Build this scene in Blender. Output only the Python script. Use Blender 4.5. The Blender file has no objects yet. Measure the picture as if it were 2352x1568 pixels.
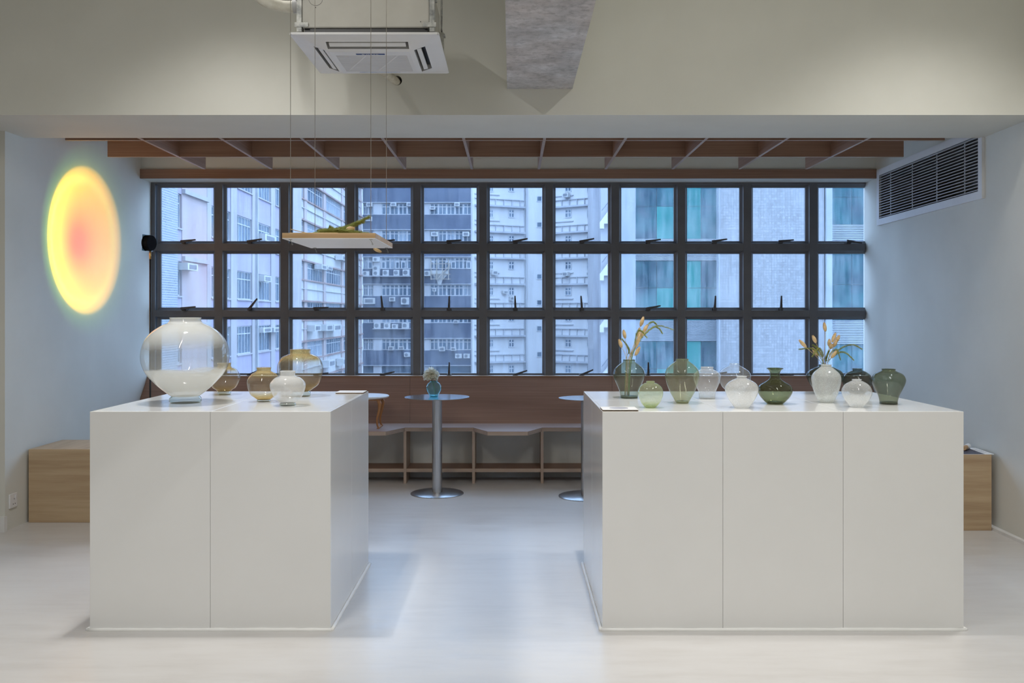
import bpy, bmesh, math, random
from mathutils import Vector, Matrix

random.seed(7)
sc = bpy.context.scene
col = sc.collection
F = 2111.0            # focal length in pixels for a 2352 px wide frame
CH = 1.30             # camera height
HX, HY = 1176.0, 722.0   # principal point (vanishing point) in the photograph


# ------------------------------------------------------------------ camera, world, lights
cam_d = bpy.data.cameras.new('camera')
cam = bpy.data.objects.new('camera', cam_d)
col.objects.link(cam)
cam.location = (0, 0, CH)
cam.rotation_euler = (math.radians(90), 0, 0)
cam_d.sensor_width = 36
cam_d.lens = 36 * F / 2352
cam_d.shift_y = -(784 - HY) / 2352
cam_d.clip_end = 600
sc.camera = cam

sc.view_settings.view_transform = 'Standard'
sc.view_settings.look = 'None'
sc.view_settings.gamma = 1
sc.view_settings.use_curve_mapping = False
sc.view_settings.exposure = 0.0
sc.cycles.max_bounces = 10
sc.cycles.diffuse_bounces = 6
sc.cycles.glossy_bounces = 4
sc.cycles.transmission_bounces = 8
sc.cycles.transparent_max_bounces = 40
sc.cycles.sample_clamp_indirect = 6
sc.cycles.blur_glossy = 0.5
sc.cycles.caustics_refractive = False
sc.cycles.caustics_reflective = False
sc.cycles.use_denoising = True

world = bpy.data.worlds.new('overcast_sky')
sc.world = world
world.use_nodes = True
bg = world.node_tree.nodes['Background']
bg.inputs['Color'].default_value = (0.455, 0.665, 1.0, 1)
bg.inputs['Strength'].default_value = 6.0


def aim(o, target):
    d = Vector(target) - o.location
    o.rotation_euler = d.to_track_quat('-Z', 'Y').to_euler()


def spot(loc, target, watts, deg, blend=0.6, color=(1.0, 0.975, 0.935), radius=0.05):
    d = bpy.data.lights.new('ceiling_spot_offscreen', 'SPOT')
    d.energy = watts
    d.color = color
    d.spot_size = math.radians(deg)
    d.spot_blend = blend
    d.shadow_soft_size = radius
    o = bpy.data.objects.new('ceiling_spot_offscreen', d)
    col.objects.link(o)
    o.location = loc
    aim(o, target)
    return o


# track spots hung under the ceiling of the front room, above the frame: two wash the beam wall (the two
# scallops), two throw the round shadows under the vases
spot((-1.45, 4.15, 3.52), (-1.45, 4.25, 0.9), 105, 108, 1.0, radius=0.12)
spot((2.25, 4.15, 3.52), (2.20, 4.25, 0.9), 105, 108, 1.0, radius=0.12)
spot((-1.52, 4.05, 3.52), (-1.55, 4.10, 0.9), 95, 46, 0.5, radius=0.03)
spot((0.45, 3.98, 3.52), (0.47, 4.05, 0.9), 150, 64, 0.8, radius=0.03)


def tube_lamp(loc, length, watts, color=(1.0, 0.985, 0.955)):
    d = bpy.data.lights.new('linear_lamp_offscreen', 'AREA')
    d.shape = 'RECTANGLE'
    d.size = 0.05
    d.size_y = length
    d.energy = watts
    d.color = color
    o = bpy.data.objects.new('linear_lamp_offscreen', d)
    col.objects.link(o)
    o.location = loc
    return o


tube_lamp((-1.3, 1.4, 3.45), 2.6, 52)
tube_lamp((1.3, 1.4, 3.45), 2.6, 46)


# ------------------------------------------------------------------ node helpers and materials
def lin(r, g, b):
    def f(c):
        c /= 255.0
        return c / 12.92 if c <= 0.04045 else ((c + 0.055) / 1.055) ** 2.4
    return (f(r), f(g), f(b), 1)


def new_mat(name):
    m = bpy.data.materials.new(name)
    m.use_nodes = True
    nt = m.node_tree
    b = nt.nodes['Principled BSDF']
    return m, nt, b


def nd(nt, kind, **kw):
    n = nt.nodes.new(kind)
    for k, v in kw.items():
        setattr(n, k, v)
    return n


def ramp(nt, stops, interp='LINEAR'):
    r = nt.nodes.new('ShaderNodeValToRGB')
    r.color_ramp.interpolation = interp
    els = r.color_ramp.elements
    while len(els) < len(stops):
        els.new(0.5)
    for e, (p, c) in zip(els, stops):
        e.position = p
        if not hasattr(c, '__len__'):
            c = (c, c, c, 1)
        e.color = c if len(c) == 4 else (*c, 1)
    return r


def noise_fac(nt, scale=(1, 1, 1), nscale=1.0, detail=4, rough=0.55, coord='pos'):
    if coord == 'pos':
        g = nt.nodes.new('ShaderNodeNewGeometry')
        out = g.outputs['Position']
    else:
        g = nt.nodes.new('ShaderNodeTexCoord')
        out = g.outputs[coord]
    mp = nt.nodes.new('ShaderNodeMapping')
    mp.inputs['Scale'].default_value = scale
    nt.links.new(out, mp.inputs['Vector'])
    n = nt.nodes.new('ShaderNodeTexNoise')
    n.inputs['Scale'].default_value = nscale
    n.inputs['Detail'].default_value = detail
    n.inputs['Roughness'].default_value = rough
    nt.links.new(mp.outputs['Vector'], n.inputs['Vector'])
    return n.outputs['Fac']


def plain(name, c1, c2=None, rough=0.5, nscale=6, stretch=(1, 1, 1), bump=0.0, metal=0.0, lo=0.35, hi=0.65, spec=0.5,
          detail=4, coat=0.0):
    m, nt, b = new_mat(name)
    b.inputs['Roughness'].default_value = rough
    b.inputs['Metallic'].default_value = metal
    b.inputs['Specular IOR Level'].default_value = spec
    b.inputs['Coat Weight'].default_value = coat
    b.inputs['Coat Roughness'].default_value = 0.08
    if c2 is None:
        c2 = tuple(min(1, x * 1.04) for x in c1[:3])
    f = noise_fac(nt, stretch, nscale, detail)
    r = ramp(nt, [(lo, c1), (hi, c2)])
    nt.links.new(f, r.inputs['Fac'])
    nt.links.new(r.outputs['Color'], b.inputs['Base Color'])
    if bump > 0:
        bp = nt.nodes.new('ShaderNodeBump')
        bp.inputs['Strength'].default_value = bump
        bp.inputs['Distance'].default_value = 0.01
        nt.links.new(f, bp.inputs['Height'])
        nt.links.new(bp.outputs['Normal'], b.inputs['Normal'])
    return m


def wood(name, dark, light, axis='X', fine=90, rough=0.5, wide=6):
    m, nt, b = new_mat(name)
    b.inputs['Roughness'].default_value = rough
    a = {'X': (1.2, fine, fine), 'Y': (fine, 1.2, fine), 'Z': (fine, fine, 1.2)}[axis]
    w = {'X': (0.7, wide, wide), 'Y': (wide, 0.7, wide), 'Z': (wide, wide, 0.7)}[axis]
    f1 = noise_fac(nt, a, 1.0, 5, 0.65)
    f2 = noise_fac(nt, w, 1.0, 3, 0.5)
    mx = nd(nt, 'ShaderNodeMath', operation='ADD')
    nt.links.new(f1, mx.inputs[0])
    nt.links.new(f2, mx.inputs[1])
    hv = nd(nt, 'ShaderNodeMath', operation='MULTIPLY')
    hv.inputs[1].default_value = 0.5
    nt.links.new(mx.outputs[0], hv.inputs[0])
    r = ramp(nt, [(0.36, dark), (0.64, light)])
    nt.links.new(hv.outputs[0], r.inputs['Fac'])
    nt.links.new(r.outputs['Color'], b.inputs['Base Color'])
    bp = nt.nodes.new('ShaderNodeBump')
    bp.inputs['Strength'].default_value = 0.08
    bp.inputs['Distance'].default_value = 0.004
    nt.links.new(f1, bp.inputs['Height'])
    nt.links.new(bp.outputs['Normal'], b.inputs['Normal'])
    return m


M = {}
M['wall'] = plain('wall_paint', (0.66, 0.655, 0.60), (0.69, 0.685, 0.63), 0.75, 3, bump=0.02)
M['beam_wall'] = M['wall']
M['ceil'] = M['wall']
M['skirt'] = plain('skirting_paint', (0.72, 0.72, 0.72), (0.8, 0.8, 0.8), 0.4, 9)
M['lacquer'] = plain('white_lacquer', (0.80, 0.80, 0.795), (0.815, 0.815, 0.81), 0.13, 4, spec=0.5)
M['lacquer_top'] = M['lacquer']
M['seam'] = M['lacquer']
M['sealant'] = plain('white_sealant', (0.90, 0.90, 0.89), (0.93, 0.93, 0.92), 0.4, 20)
M['oak_x'] = wood('brown_laminate_along_wall', (0.235, 0.128, 0.082), (0.36, 0.215, 0.148), 'X')
M['oak_y'] = wood('brown_laminate_across', (0.235, 0.128, 0.082), (0.36, 0.215, 0.148), 'Y')
M['edge'] = plain('laminate_edge', (0.36, 0.26, 0.20), (0.46, 0.35, 0.27), 0.45, 30, (0.2, 6, 6))
M['seat'] = M['oak_x']
M['seat_edge'] = wood('bench_edge_laminate', (0.36, 0.26, 0.20), (0.46, 0.35, 0.27), 'X', 70, 0.45)
M['seat_edge_z'] = wood('bench_divider_laminate', (0.36, 0.26, 0.20), (0.46, 0.35, 0.27), 'Z', 70, 0.45)
M['ply'] = wood('pale_plywood', (0.39, 0.265, 0.155), (0.60, 0.455, 0.29), 'X', 26, 0.5, 7)
M['ply_top'] = wood('pale_plywood_top', (0.39, 0.265, 0.155), (0.60, 0.455, 0.29), 'Y', 26, 0.5, 7)
M['tray_wood'] = wood('tray_wood', (0.40, 0.25, 0.12), (0.58, 0.40, 0.22), 'X', 60, 0.5, 18)
M['frame'] = plain('dark_window_paint', (0.120, 0.122, 0.132), (0.136, 0.138, 0.149), 0.38, 8)
M['sash'] = M['frame']
M['handle'] = plain('dark_handle_metal', (0.04, 0.04, 0.046), (0.06, 0.06, 0.068), 0.4, 30)
M['black'] = plain('matt_black', (0.008, 0.008, 0.009), (0.014, 0.014, 0.016), 0.4, 20)
M['lamp_black'] = plain('lamp_black', (0.006, 0.006, 0.008), (0.009, 0.009, 0.011), 0.85, 20, spec=0.1)
M['duct'] = plain('galvanised_duct', (0.24, 0.24, 0.25), (0.32, 0.32, 0.33), 0.5, 6, metal=0.4)
M['brass'] = plain('brass', (0.62, 0.34, 0.10), (0.70, 0.40, 0.13), 0.3, 20, metal=1.0)
M['plastic'] = plain('white_plastic', (0.74, 0.74, 0.75), (0.77, 0.77, 0.78), 0.35, 8)
M['plastic_grey'] = plain('grey_plastic', (0.42, 0.42, 0.42), (0.47, 0.47, 0.47), 0.5, 30)
M['ac_body'] = plain('painted_casing', (0.60, 0.585, 0.53), (0.66, 0.645, 0.59), 0.6, 5)
M['bracket'] = plain('scuffed_bracket_steel', (0.22, 0.23, 0.23), (0.62, 0.62, 0.58), 0.5, 25, metal=0.3)
M['hose'] = plain('foam_hose_wrap', (0.56, 0.54, 0.46), (0.68, 0.66, 0.58), 0.8, 24, bump=0.3)
M['pipe_tan'] = plain('taped_pipe', (0.46, 0.42, 0.33), (0.62, 0.59, 0.50), 0.7, 30, bump=0.3)
M['logo_blue'] = plain('logo_blue', (0.02, 0.045, 0.17), (0.022, 0.05, 0.18), 0.4, 5)
M['logo_white'] = plain('logo_white', (0.8, 0.8, 0.82), None, 0.4, 5)
M['label_blue'] = plain('pale_blue_label', (0.35, 0.42, 0.58), (0.6, 0.63, 0.72), 0.4, 40)
M['steel_wire'] = plain('wire_steel', (0.36, 0.33, 0.29), (0.42, 0.39, 0.34), 0.4, 30, metal=0.8)
M['grille'] = plain('grille_white', (0.72, 0.72, 0.73), (0.75, 0.75, 0.76), 0.4, 8)
M['slat'] = plain('grille_slat', (0.45, 0.45, 0.46), (0.49, 0.49, 0.50), 0.4, 8)
M['straw'] = plain('straw', (0.50, 0.36, 0.15), (0.66, 0.49, 0.24), 0.7, 60)
M['tail'] = plain('bunny_tail_fluff', (0.56, 0.40, 0.21), (0.72, 0.54, 0.31), 0.9, 60)
M['tail_green'] = plain('foxtail_green', (0.21, 0.25, 0.05), (0.38, 0.41, 0.13), 0.8, 60)
M['stem_green'] = plain('stem_green', (0.15, 0.26, 0.10), (0.22, 0.34, 0.14), 0.6, 40)
M['petal'] = plain('cream_petal', (0.90, 0.89, 0.80), (0.95, 0.945, 0.88), 0.6, 30)
_nt = M['petal'].node_tree
_tl = _nt.nodes.new('ShaderNodeBsdfTranslucent')
_tl.inputs['Color'].default_value = (0.95, 0.94, 0.85, 1)
_mx = _nt.nodes.new('ShaderNodeMixShader')
_mx.inputs[0].default_value = 0.5
_nt.links.new(_nt.nodes['Principled BSDF'].outputs[0], _mx.inputs[1])
_nt.links.new(_tl.outputs[0], _mx.inputs[2])
_nt.links.new(_mx.outputs[0], _nt.nodes['Material Output'].inputs['Surface'])
M['card'] = plain('white_card', (0.80, 0.80, 0.80), (0.84, 0.84, 0.84), 0.5, 12)
M['card_core'] = plain('kraft_paper', (0.36, 0.26, 0.17), (0.44, 0.33, 0.23), 0.8, 60)
M['print_grey'] = plain('printed_grey', (0.30, 0.30, 0.36), (0.50, 0.50, 0.55), 0.5, 20)
M['print_dark'] = plain('printed_dark', (0.055, 0.055, 0.085), (0.09, 0.09, 0.125), 0.5, 20)
M['maple'] = wood('orange_maple', (0.36, 0.15, 0.05), (0.50, 0.24, 0.09), 'Z', 60, 0.4, 20)
M['table_white'] = plain('white_table_lacquer', (0.8, 0.8, 0.8), None, 0.25, 5)
M['tan'] = plain('tan_wood_end', (0.45, 0.28, 0.14), (0.55, 0.36, 0.20), 0.5, 30)

# brushed steel
m, nt, b = new_mat('brushed_steel')
b.inputs['Metallic'].default_value = 1
b.inputs['Roughness'].default_value = 0.32
b.inputs['Base Color'].default_value = (0.52, 0.52, 0.53, 1)
f = noise_fac(nt, (220, 220, 3), 1.0, 2)
r = ramp(nt, [(0.3, (0.42, 0.42, 0.43)), (0.7, (0.58, 0.58, 0.59))])
nt.links.new(f, r.inputs['Fac'])
nt.links.new(r.outputs['Color'], b.inputs['Base Color'])
M['steel'] = m
M['steel_top'] = m.copy()
M['steel_top'].name = 'polished_steel_top'
M['steel_top'].node_tree.nodes['Principled BSDF'].inputs['Roughness'].default_value = 0.16

# concrete floor
m, nt, b = new_mat('polished_screed')
f1 = noise_fac(nt, (1, 1.6, 1), 0.9, 6, 0.6)
f2 = noise_fac(nt, (3, 14, 3), 1.0, 5, 0.6)
mx = nd(nt, 'ShaderNodeMath', operation='ADD')
nt.links.new(f1, mx.inputs[0])
nt.links.new(f2, mx.inputs[1])
hv = nd(nt, 'ShaderNodeMath', operation='MULTIPLY')
hv.inputs[1].default_value = 0.5
nt.links.new(mx.outputs[0], hv.inputs[0])
r = ramp(nt, [(0.33, (0.545, 0.525, 0.51)), (0.5, (0.61, 0.595, 0.585)), (0.67, (0.645, 0.635, 0.63))])
nt.links.new(hv.outputs[0], r.inputs['Fac'])
vo = nt.nodes.new('ShaderNodeTexVoronoi')
vo.inputs['Scale'].default_value = 3.2
g = nt.nodes.new('ShaderNodeNewGeometry')
nt.links.new(g.outputs['Position'], vo.inputs['Vector'])
sp = ramp(nt, [(0.0, 0.55), (0.010, 0.6), (0.016, 1.0)])
nt.links.new(vo.outputs['Distance'], sp.inputs['Fac'])
mm = nd(nt, 'ShaderNodeMix', data_type='RGBA', blend_type='MULTIPLY')
mm.inputs['Factor'].default_value = 1
nt.links.new(r.outputs['Color'], mm.inputs['A'])
nt.links.new(sp.outputs['Color'], mm.inputs['B'])
nt.links.new(mm.outputs['Result'], b.inputs['Base Color'])
rr = ramp(nt, [(0.3, 0.27), (0.7, 0.40)])
nt.links.new(hv.outputs[0], rr.inputs['Fac'])
nt.links.new(rr.outputs['Color'], b.inputs['Roughness'])
M['floor'] = m

# raw concrete
m, nt, b = new_mat('raw_concrete')
b.inputs['Roughness'].default_value = 0.75
f1 = noise_fac(nt, (1, 1, 1), 7, 8, 0.7)
f2 = noise_fac(nt, (1, 1, 1), 26, 4, 0.7)
f3 = noise_fac(nt, (1, 1, 1), 2.2, 3, 0.5)
r1 = ramp(nt, [(0.3, (0.36, 0.35, 0.34)), (0.5, (0.50, 0.49, 0.48)), (0.68, (0.66, 0.65, 0.64))])
nt.links.new(f1, r1.inputs['Fac'])
r2 = ramp(nt, [(0.36, 0.55), (0.5, 1.0)])
nt.links.new(f2, r2.inputs['Fac'])
r3 = ramp(nt, [(0.4, (0.95, 0.9, 0.9)), (0.6, (1.0, 1.02, 1.08))])
nt.links.new(f3, r3.inputs['Fac'])
m1 = nd(nt, 'ShaderNodeMix', data_type='RGBA', blend_type='MULTIPLY')
m1.inputs['Factor'].default_value = 0.55
nt.links.new(r1.outputs['Color'], m1.inputs['A'])
nt.links.new(r2.outputs['Color'], m1.inputs['B'])
m2 = nd(nt, 'ShaderNodeMix', data_type='RGBA', blend_type='MULTIPLY')
m2.inputs['Factor'].default_value = 1
nt.links.new(m1.outputs['Result'], m2.inputs['A'])
nt.links.new(r3.outputs['Color'], m2.inputs['B'])
nt.links.new(m2.outputs['Result'], b.inputs['Base Color'])
bp = nt.nodes.new('ShaderNodeBump')
bp.inputs['Strength'].default_value = 0.5
bp.inputs['Distance'].default_value = 0.01
nt.links.new(f1, bp.inputs['Height'])
nt.links.new(bp.outputs['Normal'], b.inputs['Normal'])
M['concrete'] = m


def schlick(nt, f0=0.04):
    """Fresnel reflectance of a thin wall, the same from either side"""
    lw = nt.nodes.new('ShaderNodeLayerWeight')
    lw.inputs['Blend'].default_value = 0.5
    p5 = nd(nt, 'ShaderNodeMath', operation='POWER')
    p5.inputs[1].default_value = 5.0
    nt.links.new(lw.outputs['Facing'], p5.inputs[0])
    ma = nd(nt, 'ShaderNodeMath', operation='MULTIPLY_ADD')
    ma.inputs[1].default_value = 1 - f0
    ma.inputs[2].default_value = f0
    nt.links.new(p5.outputs[0], ma.inputs[0])
    return ma.outputs[0]


def thin_glass(name, tint=None, milk=None, seeds=0.0, milk_col=(0.92, 0.925, 0.92), refl=1.0, wob=0.06, nsc=5.0):
    """thin-walled blown glass: tinted transparency, Fresnel reflection, milky enamel or seeds inside the wall"""
    m = bpy.data.materials.new(name)
    m.use_nodes = True
    nt = m.node_tree
    nt.nodes.clear()
    L = nt.links.new
    out = nt.nodes.new('ShaderNodeOutputMaterial')
    tc = nt.nodes.new('ShaderNodeTexCoord')
    sep = nt.nodes.new('ShaderNodeSeparateXYZ')
    L(tc.outputs['Generated'], sep.inputs[0])
    nz = nt.nodes.new('ShaderNodeTexNoise')
    nz.inputs['Scale'].default_value = nsc
    nz.inputs['Detail'].default_value = 3
    L(tc.outputs['Generated'], nz.inputs['Vector'])
    ma = nd(nt, 'ShaderNodeMath', operation='MULTIPLY_ADD')
    ma.inputs[1].default_value = wob * 2
    L(nz.outputs['Fac'], ma.inputs[0])
    L(sep.outputs['Z'], ma.inputs[2])
    zz = nd(nt, 'ShaderNodeMath', operation='SUBTRACT')
    zz.inputs[1].default_value = wob
    L(ma.outputs[0], zz.inputs[0])
    rt = ramp(nt, tint or [(0, (0.96, 0.97, 0.97)), (1, (0.96, 0.97, 0.97))])
    L(zz.outputs[0], rt.inputs['Fac'])
    lw = nt.nodes.new('ShaderNodeLayerWeight')
    lw.inputs['Blend'].default_value = 0.5
    pw = nd(nt, 'ShaderNodeMath', operation='POWER')
    pw.inputs[1].default_value = 2.2
    L(lw.outputs['Facing'], pw.inputs[0])
    dk = nd(nt, 'ShaderNodeMix', data_type='RGBA', blend_type='MULTIPLY')
    sq = nd(nt, 'ShaderNodeMix', data_type='RGBA', blend_type='MULTIPLY')
    sq.inputs['Factor'].default_value = 1
    L(rt.outputs['Color'], sq.inputs['A'])
    L(rt.outputs['Color'], sq.inputs['B'])
    L(pw.outputs[0], dk.inputs['Factor'])
    L(rt.outputs['Color'], dk.inputs['A'])
    L(sq.outputs['Result'], dk.inputs['B'])
    tr = nt.nodes.new('ShaderNodeBsdfTransparent')
    L(dk.outputs['Result'], tr.inputs['Color'])
    gl = nt.nodes.new('ShaderNodeBsdfGlossy')
    gl.inputs['Roughness'].default_value = 0.02
    frm = nd(nt, 'ShaderNodeMath', operation='MULTIPLY')
    frm.inputs[1].default_value = refl
    L(schlick(nt, 0.045), frm.inputs[0])
    base = tr.outputs[0]
    if milk or seeds:
        df = nt.nodes.new('ShaderNodeBsdfDiffuse')
        df.inputs['Color'].default_value = (*milk_col, 1)
        tl = nt.nodes.new('ShaderNodeBsdfTranslucent')
        tl.inputs['Color'].default_value = (*milk_col, 1)
        dm = nt.nodes.new('ShaderNodeMixShader')
        dm.inputs[0].default_value = 0.5
        L(df.outputs[0], dm.inputs[1])
        L(tl.outputs[0], dm.inputs[2])
        rm = ramp(nt, milk or [(0, 0.0), (1, 0.0)])
        L(zz.outputs[0], rm.inputs['Fac'])
        fac = rm.outputs['Color']
        if seeds:
            n2 = nt.nodes.new('ShaderNodeTexNoise')
            n2.inputs['Scale'].default_value = 75
            n2.inputs['Detail'].default_value = 2
            L(tc.outputs['Generated'], n2.inputs['Vector'])
            r2 = ramp(nt, [(0.52, 0.0), (0.66, seeds)])
            L(n2.outputs['Fac'], r2.inputs['Fac'])
            ad = nd(nt, 'ShaderNodeMath', operation='ADD', use_clamp=True)
            L(rm.outputs['Color'], ad.inputs[0])
            L(r2.outputs['Color'], ad.inputs[1])
            fac = ad.outputs[0]
        mk_ = nt.nodes.new('ShaderNodeMixShader')
        L(fac, mk_.inputs[0])
        L(tr.outputs[0], mk_.inputs[1])
        L(dm.outputs[0], mk_.inputs[2])
        base = mk_.outputs[0]
    mf = nt.nodes.new('ShaderNodeMixShader')
    L(frm.outputs[0], mf.inputs[0])
    L(base, mf.inputs[1])
    L(gl.outputs[0], mf.inputs[2])
    L(mf.outputs[0], out.inputs['Surface'])
    return m


# window pane: clean thin glass with dust and dried rain streaks
def pane_glass(name, lo, hi):
    m = bpy.data.materials.new(name)
    m.use_nodes = True
    nt = m.node_tree
    nt.nodes.clear()
    L = nt.links.new
    out = nt.nodes.new('ShaderNodeOutputMaterial')
    tr = nt.nodes.new('ShaderNodeBsdfTransparent')
    tr.inputs['Color'].default_value = (0.95, 0.97, 0.98, 1)
    tl = nt.nodes.new('ShaderNodeBsdfTranslucent')
    tl.inputs['Color'].default_value = (0.8, 0.82, 0.85, 1)
    f1 = noise_fac(nt, (30, 1, 2.2), 1.0, 4, 0.6)
    f2 = noise_fac(nt, (3, 1, 3), 1.0, 5, 0.7)
    mu = nd(nt, 'ShaderNodeMath', operation='MULTIPLY')
    L(f1, mu.inputs[0])
    L(f2, mu.inputs[1])
    rp = ramp(nt, [(0.14, lo), (0.42, hi)])
    L(mu.outputs[0], rp.inputs['Fac'])
    mx = nt.nodes.new('ShaderNodeMixShader')
    L(rp.outputs['Color'], mx.inputs[0])
    L(tr.outputs[0], mx.inputs[1])
    L(tl.outputs[0], mx.inputs[2])
    gl = nt.nodes.new('ShaderNodeBsdfGlossy')
    gl.inputs['Roughness'].default_value = 0.01
    m2 = nt.nodes.new('ShaderNodeMixShader')
    L(schlick(nt, 0.03), m2.inputs[0])
    L(mx.outputs[0], m2.inputs[1])
    L(gl.outputs[0], m2.inputs[2])
    L(m2.outputs[0], out.inputs['Surface'])
    return m


M['pane'] = pane_glass('dusty_window_glass', 0.008, 0.07)
M['pane_dirty'] = pane_glass('streaked_window_glass', 0.015, 0.13)

# solid clear glass for thick feet
m = bpy.data.materials.new('solid_clear_glass')
m.use_nodes = True
nt = m.node_tree
nt.nodes.clear()
o_ = nt.nodes.new('ShaderNodeOutputMaterial')
gb = nt.nodes.new('ShaderNodeBsdfGlass')
gb.inputs['IOR'].default_value = 1.4
gb.inputs['Color'].default_value = (0.93, 0.97, 0.95, 1)
nt.links.new(gb.outputs[0], o_.inputs['Surface'])
M['solid_glass'] = m


# ------------------------------------------------------------------ geometry helpers
ORG = {}


def tag(o, label=None, cat=None, group=None, kind=None):
    if label:
        o['label'] = label
    if cat:
        o['category'] = cat
    if group:
        o['group'] = group
    if kind:
        o['kind'] = kind
    return o


def wo(o):
    return ORG[o.name] if o is not None else Vector((0, 0, 0))


def empty(name, loc, label=None, cat=None, group=None, kind=None, parent=None):
    o = bpy.data.objects.new(name, None)
    o.empty_display_size = 0.05
    col.objects.link(o)
    ORG[o.name] = Vector(loc)
    o.location = Vector(loc) - wo(parent)
    o.parent = parent
    return tag(o, label, cat, group, kind)


class MB:
    """collects world-space geometry and links it as one mesh object"""

    def __init__(self):
        self.v = []
        self.f = []

    def add(self, verts, faces):
        n = len(self.v)
        self.v += [tuple(v) for v in verts]
        self.f += [tuple(i + n for i in f) for f in faces]
        return self

    def box(self, x0, x1, y0, y1, z0, z1):
        vs = [(x, y, z) for x in (x0, x1) for y in (y0, y1) for z in (z0, z1)]
        fs = [(0, 1, 3, 2), (4, 6, 7, 5), (0, 4, 5, 1), (2, 3, 7, 6), (0, 2, 6, 4), (1, 5, 7, 3)]
        return self.add(vs, fs)

    def hexa(self, p8):
        """p8: bottom 4 (ccw) then top 4"""
        return self.add(p8, [(0, 3, 2, 1), (4, 5, 6, 7), (0, 1, 5, 4), (1, 2, 6, 5), (2, 3, 7, 6), (3, 0, 4, 7)])

    def prism(self, poly, z0, z1):
        n = len(poly)
        vs = [(x, y, z0) for x, y in poly] + [(x, y, z1) for x, y in poly]
        fs = [tuple(range(n - 1, -1, -1)), tuple(range(n, 2 * n))]
        fs += [(i, (i + 1) % n, n + (i + 1) % n, n + i) for i in range(n)]
        return self.add(vs, fs)

    def tube(self, pts, rads, seg=8, cap=True):
        pts = [Vector(p) for p in pts]
        if not hasattr(rads, '__len__'):
            rads = [rads] * len(pts)
        vs, fs = [], []
        prev = None
        for i, p in enumerate(pts):
            a = pts[max(i - 1, 0)]
            b_ = pts[min(i + 1, len(pts) - 1)]
            t = (b_ - a).normalized()
            if prev is None:
                up = Vector((0, 0, 1)) if abs(t.z) < 0.9 else Vector((1, 0, 0))
                n = t.cross(up).normalized()
            else:
                n = (prev - t * prev.dot(t)).normalized()
            prev = n
            bn = t.cross(n)
            for k in range(seg):
                an = 2 * math.pi * k / seg
                vs.append(p + (n * math.cos(an) + bn * math.sin(an)) * rads[i])
        for i in range(len(pts) - 1):
            for k in range(seg):
                k2 = (k + 1) % seg
                fs.append((i * seg + k, i * seg + k2, (i + 1) * seg + k2, (i + 1) * seg + k))
        if cap:
            fs.append(tuple(range(seg - 1, -1, -1)))
            fs.append(tuple((len(pts) - 1) * seg + k for k in range(seg)))
        return self.add(vs, fs)

    def lathe(self, prof, cx, cy, seg=48, close_bottom=True, close_top=False):
        vs, fs = [], []
        for r, z in prof:
            for k in range(seg):
                a = 2 * math.pi * k / seg
                vs.append((cx + r * math.cos(a), cy + r * math.sin(a), z))
        for i in range(len(prof) - 1):
            for k in range(seg):
                k2 = (k + 1) % seg
                fs.append((i * seg + k, i * seg + k2, (i + 1) * seg + k2, (i + 1) * seg + k))
        if close_bottom:
            fs.append(tuple(range(seg - 1, -1, -1)))
        if close_top:
            fs.append(tuple((len(prof) - 1) * seg + k for k in range(seg)))
        return self.add(vs, fs)

    def build(self, name, mat, parent=None, smooth=False, label=None, cat=None, group=None, kind=None, bevel=0.0, origin=None):
        xs = [v[0] for v in self.v]
        ys = [v[1] for v in self.v]
        zs = [v[2] for v in self.v]
        og = Vector(origin) if origin else Vector(((min(xs) + max(xs)) / 2, (min(ys) + max(ys)) / 2, min(zs)))
        me = bpy.data.meshes.new(name)
        me.from_pydata([Vector(v) - og for v in self.v], [], self.f)
        bm = bmesh.new()
        bm.from_mesh(me)
        if bevel > 0:
            bmesh.ops.bevel(bm, geom=list(bm.edges), offset=bevel, segments=2, affect='EDGES', profile=0.5)
        bmesh.ops.recalc_face_normals(bm, faces=bm.faces)
        bm.to_mesh(me)
        bm.free()
        me.materials.append(M[mat] if isinstance(mat, str) else mat)
        if smooth:
            for p in me.polygons:
                p.use_smooth = True
            if smooth == 'auto':
                try:
                    me.set_sharp_from_angle(angle=math.radians(35))
                except Exception:
                    pass
        o = bpy.data.objects.new(name, me)
        col.objects.link(o)
        ORG[o.name] = og
        o.parent = parent
        o.location = og - wo(parent)
        return tag(o, label, cat, group, kind)


def clone(src, offset, parent, keep=False):
    """a copy that shares mesh data, moved by a world offset, under a parent"""
    c = src.copy()
    col.objects.link(c)
    ORG[c.name] = wo(src) + Vector(offset)
    c.parent = parent
    c.location = ORG[c.name] - wo(parent)
    return c


def bx(name, x0, x1, y0, y1, z0, z1, mat, parent=None, bevel=0.0, **kw):
    return MB().box(x0, x1, y0, y1, z0, z1).build(name, mat, parent, bevel=bevel, **kw)


def P(px, py, Y):
    """photograph pixel at a known depth -> point"""
    return Vector(((px - HX) * Y / F, Y, CH - (py - HY) * Y / F))


def catmull(pts, n=6):
    out = []
    m_ = len(pts)
    for i in range(m_ - 1):
        p0 = pts[max(i - 1, 0)]
        p1, p2 = pts[i], pts[i + 1]
        p3 = pts[min(i + 2, m_ - 1)]
        for k in range(n):
            t = k / n
            out.append(tuple(0.5 * ((2 * b_) + (-a + c) * t + (2 * a - 5 * b_ + 4 * c - d) * t * t + (-a + 3 * b_ - 3 * c + d) * t ** 3)
                             for a, b_, c, d in zip(p0, p1, p2, p3)))
    out.append(tuple(pts[-1]))
    return out


# ------------------------------------------------------------------ the room
XL = -3.04                       # alcove's left wall


def XR(y):
    return 2.92 + 0.026 * (y - 5.25)    # right wall, a little out of square


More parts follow.
